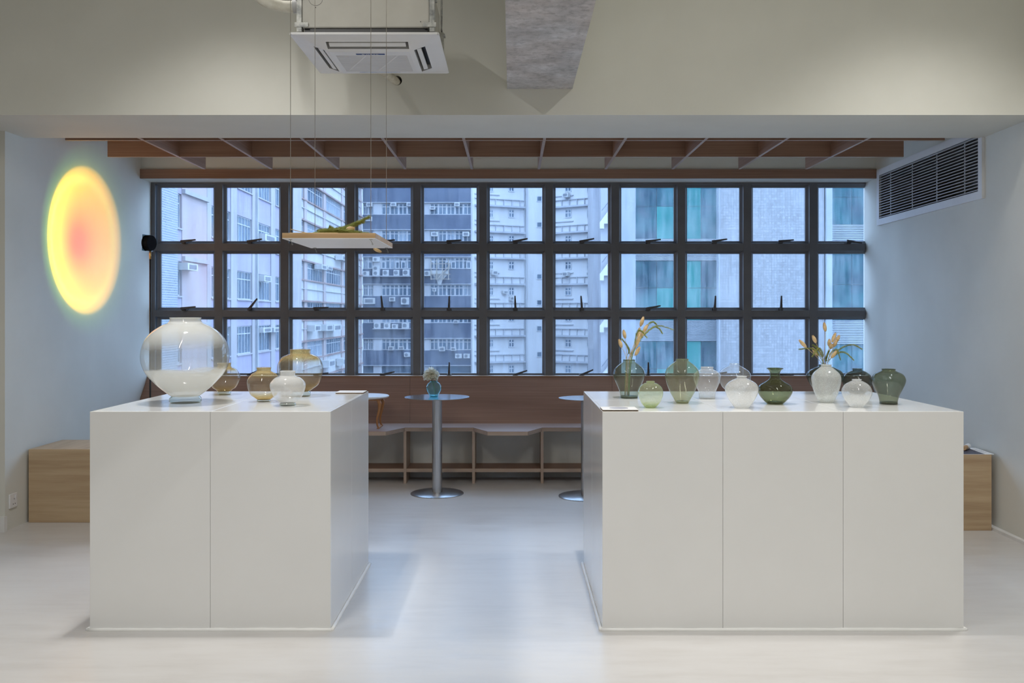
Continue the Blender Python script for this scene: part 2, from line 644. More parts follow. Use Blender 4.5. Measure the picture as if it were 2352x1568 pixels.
YB, YF = 7.81, -3.2              # outer face of window wall, wall behind the camera
ST = dict(kind='structure')
bx('floor', -6.2, 3.4, YF, YB, -0.2, 0.0, 'floor', **ST)
bx('ceiling', -6.2, 3.4, YF, 5.30, 3.60, 3.80, 'ceil', **ST)
bx('ceiling', -3.6, 3.4, 5.60, YB, 2.62, 2.75, 'wall', **ST)
bx('wall_left', XL - 0.3, XL, 5.51, YB, 0, 2.62, 'wall', **ST)
bx('wall_left_return', -6.2, XL - 0.3, 5.51, 5.81, 0, 2.62, 'wall', **ST)
bx('wall_far_left', -6.2, -6.0, YF, 5.51, 0, 3.6, 'wall', **ST)
bx('wall_front', -6.2, 3.4, YF - 0.2, YF, 0, 3.6, 'wall', **ST)
GY0, GY1, GZ0, GZ1 = 5.75, 7.41, 2.07, 2.42          # duct opening behind the grille
_wr = MB()
for _y0, _y1, _z0, _z1 in [(YF, GY0, 0, 3.6), (GY1, YB, 0, 3.6), (GY0, GY1, 0, GZ0), (GY0, GY1, GZ1, 3.6)]:
    _wr.prism([(XR(_y0), _y0), (XR(_y0) + 0.35, _y0), (XR(_y1) + 0.35, _y1), (XR(_y1), _y1)], _z0, _z1)
_wr.build('wall_right', 'wall', **ST)
_hx, _hz, _hr, _n = -0.634, 2.590, 0.027, 24
_c = [(-6.2, 2.40), (3.2, 2.40), (3.2, 3.60), (-6.2, 3.60)]
_v = [(x, 5.07, z) for x, z in _c] + [(x, 5.73, z) for x, z in _c]
for _y in (5.07, 5.30):
    for _k in range(_n):
        _t = math.radians(225) + 2 * math.pi * _k / _n
        _v.append((_hx + _hr * math.cos(_t), _y, _hz + _hr * math.sin(_t)))
_f = [(4, 5, 6, 7), (0, 1, 5, 4), (1, 2, 6, 5), (2, 3, 7, 6), (3, 0, 4, 7)]
for _q in range(4):                                   # front face in four pieces around the hole
    _arc = [8 + (_q * _n // 4 + _k) % _n for _k in range(_n // 4 + 1)]
    _f.append(tuple([_q, (_q + 1) % 4] + _arc[::-1]))
for _k in range(_n):                                  # bore and its end
    _k2 = (_k + 1) % _n
    _f.append((8 + _k, 8 + _k2, 8 + _n + _k2, 8 + _n + _k))
_f.append(tuple(8 + _n + _k for _k in range(_n)))
MB().add(_v, _f).build('wall_upper', 'beam_wall', **ST)
bx('wall_back_lower', XL, XR(7.5), 7.345, YB, 0, 0.42, 'wall', **ST)
bx('wall_back_sill', XL, XR(7.7), 7.70, YB, 0.42, 0.772, 'wall', **ST)
bx('wall_back_top', XL, XR(7.6), 7.53, YB, 2.412, 2.62, 'wall', **ST)
bx('baseboard_right', XR(5.0) - 0.022, XR(6.6) + 0.01, 4.6, 6.7, 0, 0.018, 'skirt', **ST)
bx('baseboard_left', -3.6, XL + 0.008, 5.49, 5.52, 0, 0.09, 'skirt', **ST)

# concrete ceiling beam running towards the camera
tb = empty('ceiling_beam', (0.15, 4.0, 2.543), kind='structure')
bx('concrete_soffit', -0.027, 0.333, 0.2, 5.07, 2.543, 2.56, 'concrete', tb)
bx('painted_flank', -0.0275, 0.3335, 0.2, 5.07, 2.56, 3.60, 'ceil', tb)

# ------------------------------------------------------------------ window
YW = 7.77
SW = F / YW


def wx(px):
    return (px - HX) / SW


def wz(py):
    return CH - (py - HY) / SW


win = empty('window_1', (0, YW, wz(866)), kind='structure')
PX = [(369 + 151.2 * i, 489.5 + 151.2 * i) for i in range(11)]
PY = [(430.5, 553.5), (582.5, 706), (733.5, 857)]
yf0, yf1 = 7.735, 7.81
xr_end = XR(7.77) - 0.01
zt, zb = wz(414), wz(868)
XW0 = XL
# vertical members
edges = [(XW0, wx(360))] + [(wx(PX[i][1] + 6), wx(PX[i + 1][0] - 6)) for i in range(10)]
for a, b_ in edges:
    bx('mullion', a, b_, yf0, yf1, zb, zt, 'frame', win, bevel=0.002)
for a, b_ in [(zt, wz(424)), (wz(559.5), wz(576.5)), (wz(712), wz(727.5)), (wz(863), zb)]:
    bx('transom', XW0, xr_end, yf0 + 0.001, yf1 - 0.001, b_, a, 'frame', win, bevel=0.002)
HANDLE = {(0, c): a for c, a in enumerate([7, 10, 8, 6, 5, 12, 12, 8, 10, 6, -8])}
HANDLE.update({(1, c): a for c, a in enumerate([7, 52, 4, 96, 88, 92, 94, 12, 86, 89, None])})
HANDLE.update({(2, c): a for c, a in enumerate([8, 25, 8, 14, 88, 20, 24, 90, 12, 0, 10])})


def ring(mb, o, i, yo, yi, yb):
    """o, i: (x0, x1, z0, z1) outer and inner rectangles; chamfered face from yo to yi, back at yb"""
    def rc(q, y):
        return [(q[0], y, q[2]), (q[1], y, q[2]), (q[1], y, q[3]), (q[0], y, q[3])]
    vs = rc(o, yo) + rc(i, yi) + rc(i, yb) + rc(o, yb)
    fs = []
    for a in range(3):
        for k in range(4):
            k2 = (k + 1) % 4
            fs.append((a * 4 + k, a * 4 + k2, a * 4 + 4 + k2, a * 4 + 4 + k))
    for k in range(4):
        k2 = (k + 1) % 4
        fs.append((12 + k, 12 + k2, k2, k))
    return mb.add(vs, fs)


for ri, (y0, y1) in enumerate(PY):
    for ci, (x0, x1) in enumerate(PX):
        xi0, xi1 = wx(x0), min(wx(x1), xr_end + 0.05)
        xo0, xo1 = wx(x0 - 6.5), min(wx(x1 + 6.5), xr_end + 0.06)
        zo1, zo0 = wz(y0 - 6.5), wz(y1 + 6.5)
        sash = ring(MB(), (xo0, xo1, zo0, zo1), (xi0, xi1, wz(y1), wz(y0)), 7.758, 7.778, 7.80).build('sash', 'sash', win)
        pm = 'pane_dirty' if (ci in (7, 10) or (ci == 8 and ri < 2)) else 'pane'
        bx('pane', xi0 - 0.006, xi1 + 0.006, 7.786, 7.787, wz(y1) - 0.006, wz(y0) + 0.006, pm, sash)
        ang = HANDLE.get((ri, ci))
        if ang is None or (ri == 2 and ci == 0):
            continue
        hx_ = wx((x0 + x1) / 2 - 1.5) if ci < 10 else wx(1944)
        hz_ = wz(y1 + 2.5)
        mb = MB()
        mb.box(hx_ - 0.020, hx_ + 0.020, 7.712, 7.760, hz_ - 0.016, hz_ + 0.004)
        mb.box(hx_ - 0.010, hx_ + 0.010, 7.700, 7.716, hz_ - 0.020, hz_ + 0.012)
        A = math.radians(ang)
        ca, sa = math.cos(A), math.sin(A)
        pr = []
        for u, w in [(-0.022, 0.011), (0.105, 0.0055)]:
            for sgn in (-1, 1):
                pr.append((hx_ + u * ca - sgn * w * sa, hz_ + 0.002 + u * sa + sgn * w * ca))
        q = [pr[0], pr[2], pr[3], pr[1]]
        vs = [(x, 7.692, z) for x, z in q] + [(x, 7.704, z) for x, z in q]
        mb.add(vs, [(0, 1, 2, 3), (7, 6, 5, 4), (0, 4, 5, 1), (1, 5, 6, 2), (2, 6, 7, 3), (3, 7, 4, 0)])
        mb.build('handle', 'handle', sash)

# ------------------------------------------------------------------ wooden ceiling lattice and pelmet
pel = bx('trim_1', XL, XR(7.52), 7.508, 7.53, 2.412, 2.487, 'oak_x', label='brown wooden pelmet board above the window', **ST)
lat = empty('ceiling_lattice', (-0.04, 6.4, 2.412), 'brown wooden ceiling lattice of crossing boards in the window alcove', 'lattice')
LB, LT = 2.412, 2.62
for yc in (5.87, 6.485):
    bd = bx('long_board', -2.85, 2.76, yc - 0.009, yc + 0.009, LB, LT, 'oak_x', lat)
    bx('edge_band', -2.85, 2.76, yc - 0.0092, yc + 0.0092, LB - 0.0015, LB, 'edge', bd)
for k in range(10):
    xc = -2.353 + 0.5118 * k
    bd = bx('cross_board', xc - 0.009, xc + 0.009, 5.74, 7.035, LB + 0.0004, LT, 'oak_y', lat)
    bx('edge_band', xc - 0.0092, xc + 0.0092, 5.74, 7.036, LB - 0.0012, LB + 0.0004, 'edge', bd)

# ------------------------------------------------------------------ return-air grille on the right wall
gy0, gy1, gz0, gz1 = 5.70, 7.46, 2.02, 2.47
gr = empty('wall_grille', (XR(6.6), 6.58, gz0), 'long white framed ventilation grille with dark slots high on the white wall', 'grille')


def wallbox(y0, y1, z0, z1, d0, d1, name, mat, parent, **kw):
    """box on the right wall; d = distance out of the wall into the room"""
    p = []
    for z in (z0, z1):
        p += [(XR(y0) - d0, y0, z), (XR(y0) - d1, y0, z), (XR(y1) - d1, y1, z), (XR(y1) - d0, y1, z)]
    return MB().hexa(p).build(name, mat, parent, **kw)


fw = 0.05
wallbox(gy0, gy1, gz1 - fw, gz1, 0, 0.018, 'frame_rail', 'grille', gr)
wallbox(gy0, gy1, gz0, gz0 + fw, 0, 0.018, 'frame_rail', 'grille', gr)
wallbox(gy0, gy0 + fw, gz0 + fw, gz1 - fw, 0, 0.018, 'frame_stile', 'grille', gr)
wallbox(gy1 - fw, gy1, gz0 + fw, gz1 - fw, 0, 0.018, 'frame_stile', 'grille', gr)
wallbox(gy0 + fw, gy1 - fw, gz0 + fw, gz1 - fw, -0.62, -0.60, 'duct_backing', 'duct', gr)
wallbox(gy0 + fw, gy1 - fw, gz1 - fw - 0.006, gz1 - fw, -0.60, 0, 'duct_lining', 'duct', gr)
wallbox(gy0 + fw, gy1 - fw, gz0 + fw, gz0 + fw + 0.006, -0.60, 0, 'duct_lining', 'duct', gr)
wallbox(gy0 + fw, gy0 + fw + 0.006, gz0 + fw + 0.006, gz1 - fw - 0.006, -0.60, 0, 'duct_lining', 'duct', gr)
wallbox(gy1 - fw - 0.006, gy1 - fw, gz0 + fw + 0.006, gz1 - fw - 0.006, -0.60, 0, 'duct_lining', 'duct', gr)
ns = 17
for i in range(ns):
    z = gz0 + fw + (gz1 - gz0 - 2 * fw) * (i + 0.5) / ns
    wallbox(gy0 + fw, gy1 - fw, z - 0.0026, z + 0.0026, 0.004, 0.016, 'slat', 'slat', gr)
for i in range(4):
    yy = gy0 + fw + (gy1 - gy0 - 2 * fw) * (i + 0.5) / 4
    wallbox(yy - 0.008, yy + 0.008, gz0 + fw, gz1 - fw, 0.001, 0.004, 'support_bar', 'plastic_grey', gr)

# ------------------------------------------------------------------ window bench
bench = empty('window_bench', (0, 7.2, 0), 'built-in brown wooden window bench with zigzag seat and open shelf', 'bench')
div = [-2.936 + 0.5280 * k for k in range(12)]
SZ = 0.430
front = []
front.append((XL, 7.07))
for k in range(len(div) - 1):
    a, b_ = div[k], div[k + 1]
    if k % 2 == 1:            # deep bay juts out
        front += [(a, 7.07), (a + 0.115, 6.83), (b_ - 0.115, 6.83), (b_, 7.07)]
front.append((XR(7.07), 7.07))
poly = front + [(XR(7.34), 7.345), (XL, 7.345)]
MB().prism(poly, SZ - 0.003, SZ).build('seat_top', 'seat', bench)
MB().prism([(x, y + 0.0005) for x, y in front] + [(XR(7.34), 7.345), (XL, 7.345)], SZ - 0.029, SZ - 0.003).build('seat_board', 'seat_edge', bench)
for d in div:
    bx('divider', d - 0.0105, d + 0.0105, 7.072, 7.345, 0, SZ - 0.029, 'seat_edge_z', bench)
for k in range(-1, len(div)):
    a = XL if k < 0 else div[k] + 0.0105
    b_ = XR(7.2) - 0.01 if k == len(div) - 1 else div[k + 1] - 0.0105
    if b_ - a > 0.03:
        shf = bx('shelf', a, b_, 7.083, 7.345, 0.086, 0.113, 'oak_x', bench)
        bx('shelf_edge', a, b_, 7.0815, 7.083, 0.086, 0.113, 'seat_edge', shf)
# sloping back rest in panels
joints = [XL + 0.002, -2.43, -0.815, 0.80, 2.42, XR(7.5) - 0.004]
kq = 7.66 / 7.345
for i, (a, b_) in enumerate(zip(joints[:-1], joints[1:])):
    a, b_ = a + 0.0008, b_ - 0.0008
    a2 = a if i == 0 else a * kq
    b2_ = b_ if i == len(joints) - 2 else b_ * kq
    MB().hexa([(a, 7.345, SZ), (b_, 7.345, SZ), (b_, 7.37, SZ), (a, 7.37, SZ),
               (a2, 7.66, 0.785), (b2_, 7.66, 0.785), (b2_, 7.72, 0.785), (a2, 7.72, 0.785)]).build('backrest_panel', 'oak_x', bench)
bx('sill_edge', XL + 0.003, XR(7.6) - 0.005, 7.656, 7.735, 0.785, 0.789, 'edge', bench)

# ------------------------------------------------------------------ wooden boxes at either side
wb = empty('wooden_box', (-2.35, 5.95, 0), 'pale plywood box bench with bare top beside the wall socket', 'box bench')
bx('front_panel', -3.022, -1.85, 5.745, 5.765, 0.0, 0.458, 'ply', wb, bevel=0.0015)
bx('top_panel', -3.022, -1.85, 5.765, 6.16, 0.438, 0.458, 'ply_top', wb)
bx('back_panel', -3.022, -1.85, 6.16, 6.18, 0.0, 0.458, 'ply', wb)
bx('end_panel', -3.022, -3.002, 5.765, 6.16, 0.0, 0.438, 'ply', wb)
bx('end_panel', -1.87, -1.85, 5.765, 6.16, 0.0, 0.438, 'ply', wb)
wb2 = empty('wooden_box', (2.3, 5.75, 0), 'pale plywood box bench carrying a printed sheet beside the grille wall', 'box bench')
bx('front_panel', 1.75, 2.886, 5.53, 5.55, 0.0, 0.4565, 'ply', wb2, bevel=0.0015)
bx('top_panel', 1.75, 2.886, 5.55, 5.93, 0.436, 0.456, 'ply_top', wb2)
bx('back_panel', 1.75, 2.886, 5.93, 5.95, 0.0, 0.456, 'ply', wb2)
bx('end_panel', 2.866, 2.886, 5.55, 5.93, 0.0, 0.436, 'ply', wb2)
bx('end_panel', 1.75, 1.77, 5.55, 5.93, 0.0, 0.436, 'ply', wb2)
sh = empty('printed_sheet', (2.72, 5.7, 0.457), 'dark printed sheet with white margin lying on the plywood box', 'paper')
MB().prism([(2.50, 5.535), (2.903, 5.535), (2.925, 5.80), (2.50, 5.80)], 0.457, 0.459).build('paper', 'card', sh)
MB().prism([(2.50, 5.537), (2.848, 5.537), (2.872, 5.80), (2.50, 5.80)], 0.459, 0.4596).build('printed_area', 'print_dark', sh)
for i in range(5):
    yq = 5.60 + 0.035 * i
    bx('text_line', 2.862 + 0.004 * i, 2.892 + 0.004 * i, yq, yq + 0.008, 0.459, 0.4596, 'print_grey', sh)
rl = empty('paper_roll', (2.83, 5.72, 0.4596), 'small white roll with tan wooden end lying on the printed sheet', 'roll')
MB().tube([(2.815, 5.70, 0.4756), (2.84, 5.735, 0.4756), (2.862, 5.765, 0.4756), (2.866, 5.77, 0.4756)], [0.016, 0.0165, 0.016, 0.013], 20).build('roll_body', 'card', rl, smooth='auto')
MB().tube([(2.816, 5.701, 0.4756), (2.80, 5.68, 0.4756), (2.785, 5.66, 0.4756)], [0.0158, 0.0155, 0.012], 20).build('end_cap', 'tan', rl, smooth='auto')

# wall socket
so = empty('wall_socket', (XL, 5.59, 0.126), 'white wall socket low on the wall beside the plywood box', 'socket')
bx('plate', XL, XL + 0.009, 5.548, 5.634, 0.126, 0.213, 'plastic', so, bevel=0.003)
bx('rocker', XL + 0.009, XL + 0.012, 5.605, 5.622, 0.180, 0.202, 'plastic', so, bevel=0.001)
for dy, dz, wy, wz_ in [(0.0, 0.028, 0.004, 0.010), (-0.011, 0.0, 0.007, 0.005), (0.011, 0.0, 0.007, 0.005)]:
    bx('pin_hole', XL + 0.009, XL + 0.0096, 5.597 + dy - wy / 2, 5.597 + dy + wy / 2, 0.146 + dz, 0.146 + dz + wz_, 'black', so)

# ------------------------------------------------------------------ display plinths
PYF, PYB, PH = 3.79, 4.79, 0.90


def plinth(x0, n, label, cardlabel=None):
    W = 0.4965
    x1 = x0 + n * W
    root = empty('display_plinth', ((x0 + x1) / 2, 4.29, 0), label, 'plinth')
    gp = 0.0006
    bx('core', x0 + 0.012, x1 - 0.012, PYF + 0.012, PYB - 0.012, 0.0, PH - 0.012, 'seam', root)
    for i in range(n):
        a, b_ = x0 + i * W + gp, x0 + (i + 1) * W - gp
        if i == 0:
            a = x0
        if i == n - 1:
            b_ = x1
        bx('front_panel', a, b_, PYF, PYF + 0.012, 0.006, PH - 0.0005, 'lacquer', root, bevel=0.0009)
        bx('back_panel', a, b_, PYB - 0.012, PYB, 0.006, PH - 0.0005, 'lacquer', root, bevel=0.0009)
        for j in range(2):
            c = PYF + j * 0.5 + (gp if j else 0.0122)
            d = PYF + (j + 1) * 0.5 - (gp if j == 0 else 0.0122)
            bx('top_panel', a + (0.0122 if i == 0 else 0), b_ - (0.0122 if i == n - 1 else 0), c, d, PH - 0.012, PH, 'lacquer_top', root, bevel=0.0012)
    for j in range(2):
        c = PYF + j * 0.5 + (gp if j else 0.0122)
        d = PYF + (j + 1) * 0.5 - (gp if j == 0 else 0.0122)
        bx('side_panel', x0, x0 + 0.012, c, d, 0.006, PH - 0.0005, 'lacquer', root, bevel=0.0009)
        bx('side_panel', x1 - 0.012, x1, c, d, 0.006, PH - 0.0005, 'lacquer', root, bevel=0.0009)
    # sealant bead along the floor
    mb = MB()
    e = 0.006
    for (ax, ay, bx_, by) in [(x0 - e, PYF - e, x1 + e, PYF - e), (x0 - e, PYB + e, x1 + e, PYB + e),
                              (x0 - e, PYF - e, x0 - e, PYB + e), (x1 + e, PYF - e, x1 + e, PYB + e)]:
        pts, rr_ = [], []
        for k in range(25):
            t = k / 24
            pts.append((ax + (bx_ - ax) * t, ay + (by - ay) * t, 0.002))
            rr_.append(0.0085 + random.uniform(-0.0012, 0.0012))
        mb.tube(pts, rr_, 8)
    mb.build('sealant_bead', 'sealant', root, smooth=True)
    return root


plinth(-1.741, 2, 'white lacquered plinth two panels wide carrying milky and amber vases')
plinth(0.373, 3, 'long white lacquered plinth three panels wide carrying green and clear vases')

# ------------------------------------------------------------------ caption cards
for (x0, x1, y0, y1, lab, pic) in [(-0.892, -0.752, 4.64, 4.765, 'thin white caption board at the rear of the amber vase plinth', False),
                                   (0.376, 0.523, 3.80, 3.925, 'thin corrugated caption board with grey oval at front corner of long plinth', True)]:
    rt_ = empty('caption_board', ((x0 + x1) / 2, (y0 + y1) / 2, PH), lab, 'board')
    bx('bottom_liner', x0, x1, y0, y1, PH, PH + 0.0006, 'card_core', rt_)
    _nf = 20 * 8
    _vs = []
    for _k in range(_nf + 1):
        _x = x0 + (x1 - x0) * _k / _nf
        _z = PH + 0.0028 + 0.0021 * math.sin(2 * math.pi * _k / 8)
        for _dz in (-0.00025, 0.00025):
            for _y in (y0, y1):
                _vs.append((_x, _y, _z + _dz))
    _fs = []
    for _k in range(_nf):
        _a = _k * 4
        _fs += [(_a, _a + 4, _a + 5, _a + 1), (_a + 2, _a + 3, _a + 7, _a + 6), (_a, _a + 2, _a + 6, _a + 4), (_a + 1, _a + 5, _a + 7, _a + 3)]
    MB().add(_vs, _fs).build('corrugated_layer', 'card_core', rt_)
    bx('top_sheet', x0 - 0.0005, x1 + 0.0005, y0 - 0.0005, y1 + 0.0005, PH + 0.005, PH + 0.0062, 'card', rt_)
    if pic:
        MB().lathe([(0.040, PH + 0.0062), (0.040, PH + 0.0066)], (x0 + x1) / 2, (y0 + y1) / 2 + 0.01, 32, True, True).build('printed_oval', 'print_grey', rt_)

# ------------------------------------------------------------------ glass vases
M['foot_glass'] = thin_glass('thick_clear_foot_glass', [(0, (0.86, 0.92, 0.89)), (1, (0.90, 0.94, 0.92))], [(0, 0.10), (0.5, 0.05), (1, 0.14)], 0.10, refl=2.2, nsc=3)
CL = (0.965, 0.975, 0.975)
AM = (0.88, 0.74, 0.42)
AM2 = (0.955, 0.93, 0.87)


def amber(name):
    return thin_glass(name, [(0.0, AM), (0.14, (0.90, 0.82, 0.62)), (0.24, AM2), (0.62, (0.95, 0.94, 0.92)), (0.72, AM2), (0.80, AM), (1, AM)],
                      [(0.0, 0.10), (0.2, 0.03), (0.7, 0.04), (0.82, 0.26), (1, 0.30)], 0.20, (0.82, 0.70, 0.44))


def smoky(name, c, seeds=0.06, milk=0.03):
    return thin_glass(name, [(0, tuple(x * 0.9 for x in c)), (0.12, c), (1, c)], [(0, milk * 2), (0.1, milk), (1, milk)], seeds, tuple(min(1, x * 1.1) for x in c))


VM = {
    'A': thin_glass('milky_glass_large', None, [(0.0, 0.66), (0.26, 0.74), (0.335, 0.70), (0.36, 0.20), (0.58, 0.18), (0.70, 0.46), (0.86, 0.72), (1, 0.78)], 0.0, (0.93, 0.935, 0.90), wob=0.11, nsc=1.3),
    'B': amber('amber_seeded_glass_small'),
    'E': thin_glass('milky_glass_small', None, [(0.0, 0.12), (0.2, 0.25), (0.45, 0.40), (0.8, 0.60), (1, 0.74)], 0.05, (0.93, 0.93, 0.92)),
    'G': smoky('smoky_green_glass', (0.68, 0.715, 0.625)),
    'H': thin_glass('pale_green_banded_glass', [(0, (0.80, 0.86, 0.62)), (0.16, (0.80, 0.86, 0.62)), (0.22, (0.93, 0.95, 0.88)), (0.5, (0.92, 0.95, 0.86)), (0.85, (0.80, 0.86, 0.66)), (1, (0.78, 0.84, 0.62))],
                    [(0, 0.2), (0.2, 0.28), (0.45, 0.30), (0.7, 0.14), (1, 0.2)], 0.12, (0.80, 0.84, 0.66)),
    'I': smoky('seeded_sage_glass', (0.79, 0.81, 0.68), 0.16, 0.05),
    'J': thin_glass('frosty_clear_glass', None, [(0, 0.34), (0.3, 0.22), (0.6, 0.12), (0.9, 0.22), (1, 0.3)], 0.10),
    'K': thin_glass('clear_glass', None, [(0, 0.12), (0.5, 0.06), (1, 0.08)], 0.05),
    'L': thin_glass('bubbly_white_glass', None, [(0, 0.62), (0.45, 0.56), (0.7, 0.36), (1, 0.24)], 0.20),
    'M': smoky('dark_olive_glass', (0.50, 0.53, 0.36)),
    'N': thin_glass('seeded_pale_glass', [(0, (0.90, 0.92, 0.89)), (1, (0.90, 0.92, 0.89))], [(0, 0.42), (0.3, 0.34), (0.7, 0.36), (1, 0.32)], 0.22),
    'O': smoky('dark_smoke_green_glass', (0.53, 0.555, 0.465)),
    'P': smoky('dark_smoke_blue_glass', (0.52, 0.55, 0.50)),
    'Q': thin_glass('bubbly_clear_white_glass', None, [(0, 0.50), (0.4, 0.42), (0.62, 0.22), (1, 0.28)], 0.20),
    'R': smoky('smoky_olive_glass', (0.565, 0.59, 0.475)),
    'T': thin_glass('aqua_glass', [(0, (0.55, 0.88, 0.92)), (1, (0.66, 0.91, 0.93))], [(0, 0.10), (1, 0.04)], 0.04, (0.6, 0.85, 0.9)),
}


def vase(key, cx, yb, prof, label, foot=None, z0=PH, mat=None, group=None, rim=True, body_split=None):
    """prof: (photo y, radius in px) from bottom to top; the base centre stands on z0 at photo row yb"""
    s = (yb - HY) / (CH - z0)
    Y = F / s
    X = (cx - HX) / s
    Z = lambda y: z0 + (yb - y) / s
    root = empty('glass_vase', (X, Y, z0), label, 'vase', group)
    mat = mat or VM[key]
    bp_ = [(r / s, Z(y)) for y, r in prof]
    zlow = bp_[0][1]
    pts = catmull(bp_, 6)
    # floor of the vessel
    lo = [(0.0015, pts[0][1]), (pts[0][0] * 0.6, pts[0][1])] + pts
    MB().lathe(lo, X, Y, 56, True, False).build('body', mat, root, smooth=True)
    if rim:
        r, z = pts[-1]
        a = 0.0022
        prof_r = [(r + a * math.cos(t), z + a * math.sin(t)) for t in [2 * math.pi * k / 8 for k in range(9)]]
        MB().lathe(prof_r, X, Y, 40, False, False).build('rim', mat, root, smooth=True)
    if foot:
        yt, yb2, rb, rt_ = foot
        zt_, zb_ = Z(yt), z0
        h = zt_ - zb_
        pf = [(rb / s * 0.93, zb_), (rb / s, zb_ + h * 0.2), (rb / s, zb_ + h * 0.65), (rt_ / s, zt_)]
        MB().lathe(pf, X, Y, 40, True, True).build('foot', M['foot_glass'], root, smooth='auto')
    else:
        r0 = bp_[0][0]
        hh = 0.010
        MB().lathe([(r0 * 0.92, z0), (r0 * 0.98, z0 + 0.002), (r0 * 0.98, z0 + hh), (r0 * 0.6, z0 + hh + 0.002)], X, Y, 40, True, True).build('thick_base', mat, root, smooth='auto')
    return X, Y, s, Z


vase('A', 426, 924.6, [(909, 31), (904, 38), (891, 54), (878.6, 67), (853, 88), (822, 97.5), (789, 92), (764, 75), (748, 53), (741, 38), (735, 34.5), (730, 34)],
     'huge round milky white glass vase on a thick clear foot', foot=(909, 929, 35.5, 31))
vase('B', 515, 906, [(898, 15), (894, 19), (888, 27), (868, 36), (850, 29), (844, 18), (840, 15), (834, 15)],
     'small amber vase half hidden behind the huge milky vase', foot=(898, 908, 15, 14))
vase('B', 606, 922, [(917, 15), (913, 20), (903, 31), (877, 38), (860, 29), (853, 18), (850, 15.5), (844.5, 16)],
     'small round amber vase with golden neck between milky vases', foot=(917, 924, 15.5, 14.5), mat=amber('amber_seeded_glass_mid'))
vase('B', 689.5, 909.5, [(898, 21), (892, 30), (879, 44), (845, 52), (822, 43), (814, 29), (811.5, 23.5), (803, 23)],
     'large round amber vase with golden shoulders behind the small milky vase', foot=(898, 911, 24, 21), mat=amber('amber_seeded_glass_large'))
vase('E', 661, 931, [(925, 16), (920, 22), (909, 33), (884, 40.5), (869, 31), (863.5, 19), (861, 17), (852.5, 17)],
     'small round milky white vase in front of the large amber vase', foot=(925, 933, 18.5, 16))

vG = vase('G', 1445, 913.5, [(913.5, 20), (908, 20.5), (896, 23), (880, 30), (868, 35), (856, 36.5), (845, 32), (836, 22), (831, 14.5), (826.6, 13.5)],
          'smoky green shouldered vase holding dried grasses beside the corrugated caption board')
vase('H', 1494, 935.5, [(935, 12), (930, 17), (920, 24), (903, 29), (889, 25.5), (881, 16), (878.5, 9.5), (876, 9)],
     'small pale green round vase with darker green bottom band')
vase('I', 1567, 925.5, [(925.5, 14), (918, 18), (905, 25.5), (888, 33), (868, 38.5), (855, 38.5), (842, 32), (831, 18), (828, 14.5), (825, 14)],
     'large sage green seeded egg-shaped vase')
vase('J', 1624, 915, [(915, 18.5), (908, 18.5), (898, 20), (884, 26), (870, 30.5), (860, 30), (852, 23), (848, 15), (843, 14)],
     'frosty clear shouldered vase behind the bubbly white vase')
vase('K', 1687, 903, [(903, 13), (896, 20), (885, 30), (868, 37), (853, 33), (843, 20), (838.5, 11), (835, 10.5)],
     'large clear colourless round vase with narrow mouth')
vase('L', 1703.5, 936, [(936, 16), (928, 22), (912, 32), (893, 38), (880, 32), (871, 18), (868, 11), (864, 10.5)],
     'bubbly white squat vase in front of the clear round vase')
vase('M', 1780, 927, [(927, 17), (920, 25), (908, 35), (895, 39.5), (884, 34), (876, 21), (870, 13.5), (862, 11), (854, 11.5), (848.5, 15), (846, 17.5)],
     'dark olive squat vase with tall flared neck')
vase('N', 1897.7, 924, [(924, 16), (917, 19), (905, 25), (886, 31), (868, 33), (856, 28), (846, 17), (842, 12), (838, 11)],
     'pale seeded egg-shaped vase in front of the dark vase with grasses')
vO = vase('O', 1894.6, 904, [(904, 16), (896, 22), (885, 31), (873, 38), (861, 41), (851, 35), (844, 21), (841, 14), (838, 13)],
          'dark smoky green vase holding dried grasses behind the pale egg-shaped vase')
vase('P', 1969, 904, [(904, 15), (896, 22), (885, 30), (872, 33), (860, 28), (852.5, 17), (850, 11), (847, 10.5)],
     'dark smoky blue round vase behind the small clear white vase')
vase('Q', 1968, 934.5, [(934.5, 15), (927, 20), (914, 29), (898, 33.5), (884, 27), (876, 15), (874, 10), (871.6, 9.5)],
     'small bubbly clear white vase in front of the dark round vase')
vase('R', 2041, 927.5, [(927.5, 19.5), (920, 20), (908, 23), (895, 29), (881, 35.5), (870, 37), (859, 31), (852.5, 18), (850, 14.5), (848, 14.5)],
     'smoky olive shouldered vase at the far end of the long plinth')


# ------------------------------------------------------------------ dried grasses
def hairs(mb, pts, rads, n, length, width=0.0006, lean=0.7):
    pts = [Vector(p) for p in pts]
    for _ in range(n):
        i = random.randrange(len(pts) - 1)
        t = random.random()
        p = pts[i].lerp(pts[i + 1], t)
        d = (pts[i + 1] - pts[i]).normalized()
        up = Vector((random.gauss(0, 1), random.gauss(0, 1), random.gauss(0, 1)))
        n_ = (up - d * up.dot(d)).normalized()
        r = rads[i] + (rads[i + 1] - rads[i]) * t
        b0 = p + n_ * r * 0.6
        tip = b0 + (n_ * (1 - lean * 0.5) + d * lean).normalized() * length * random.uniform(0.6, 1.1)
        w = d.cross(n_) * width
        mb.add([b0 - w, b0 + w, tip], [(0, 1, 2)])


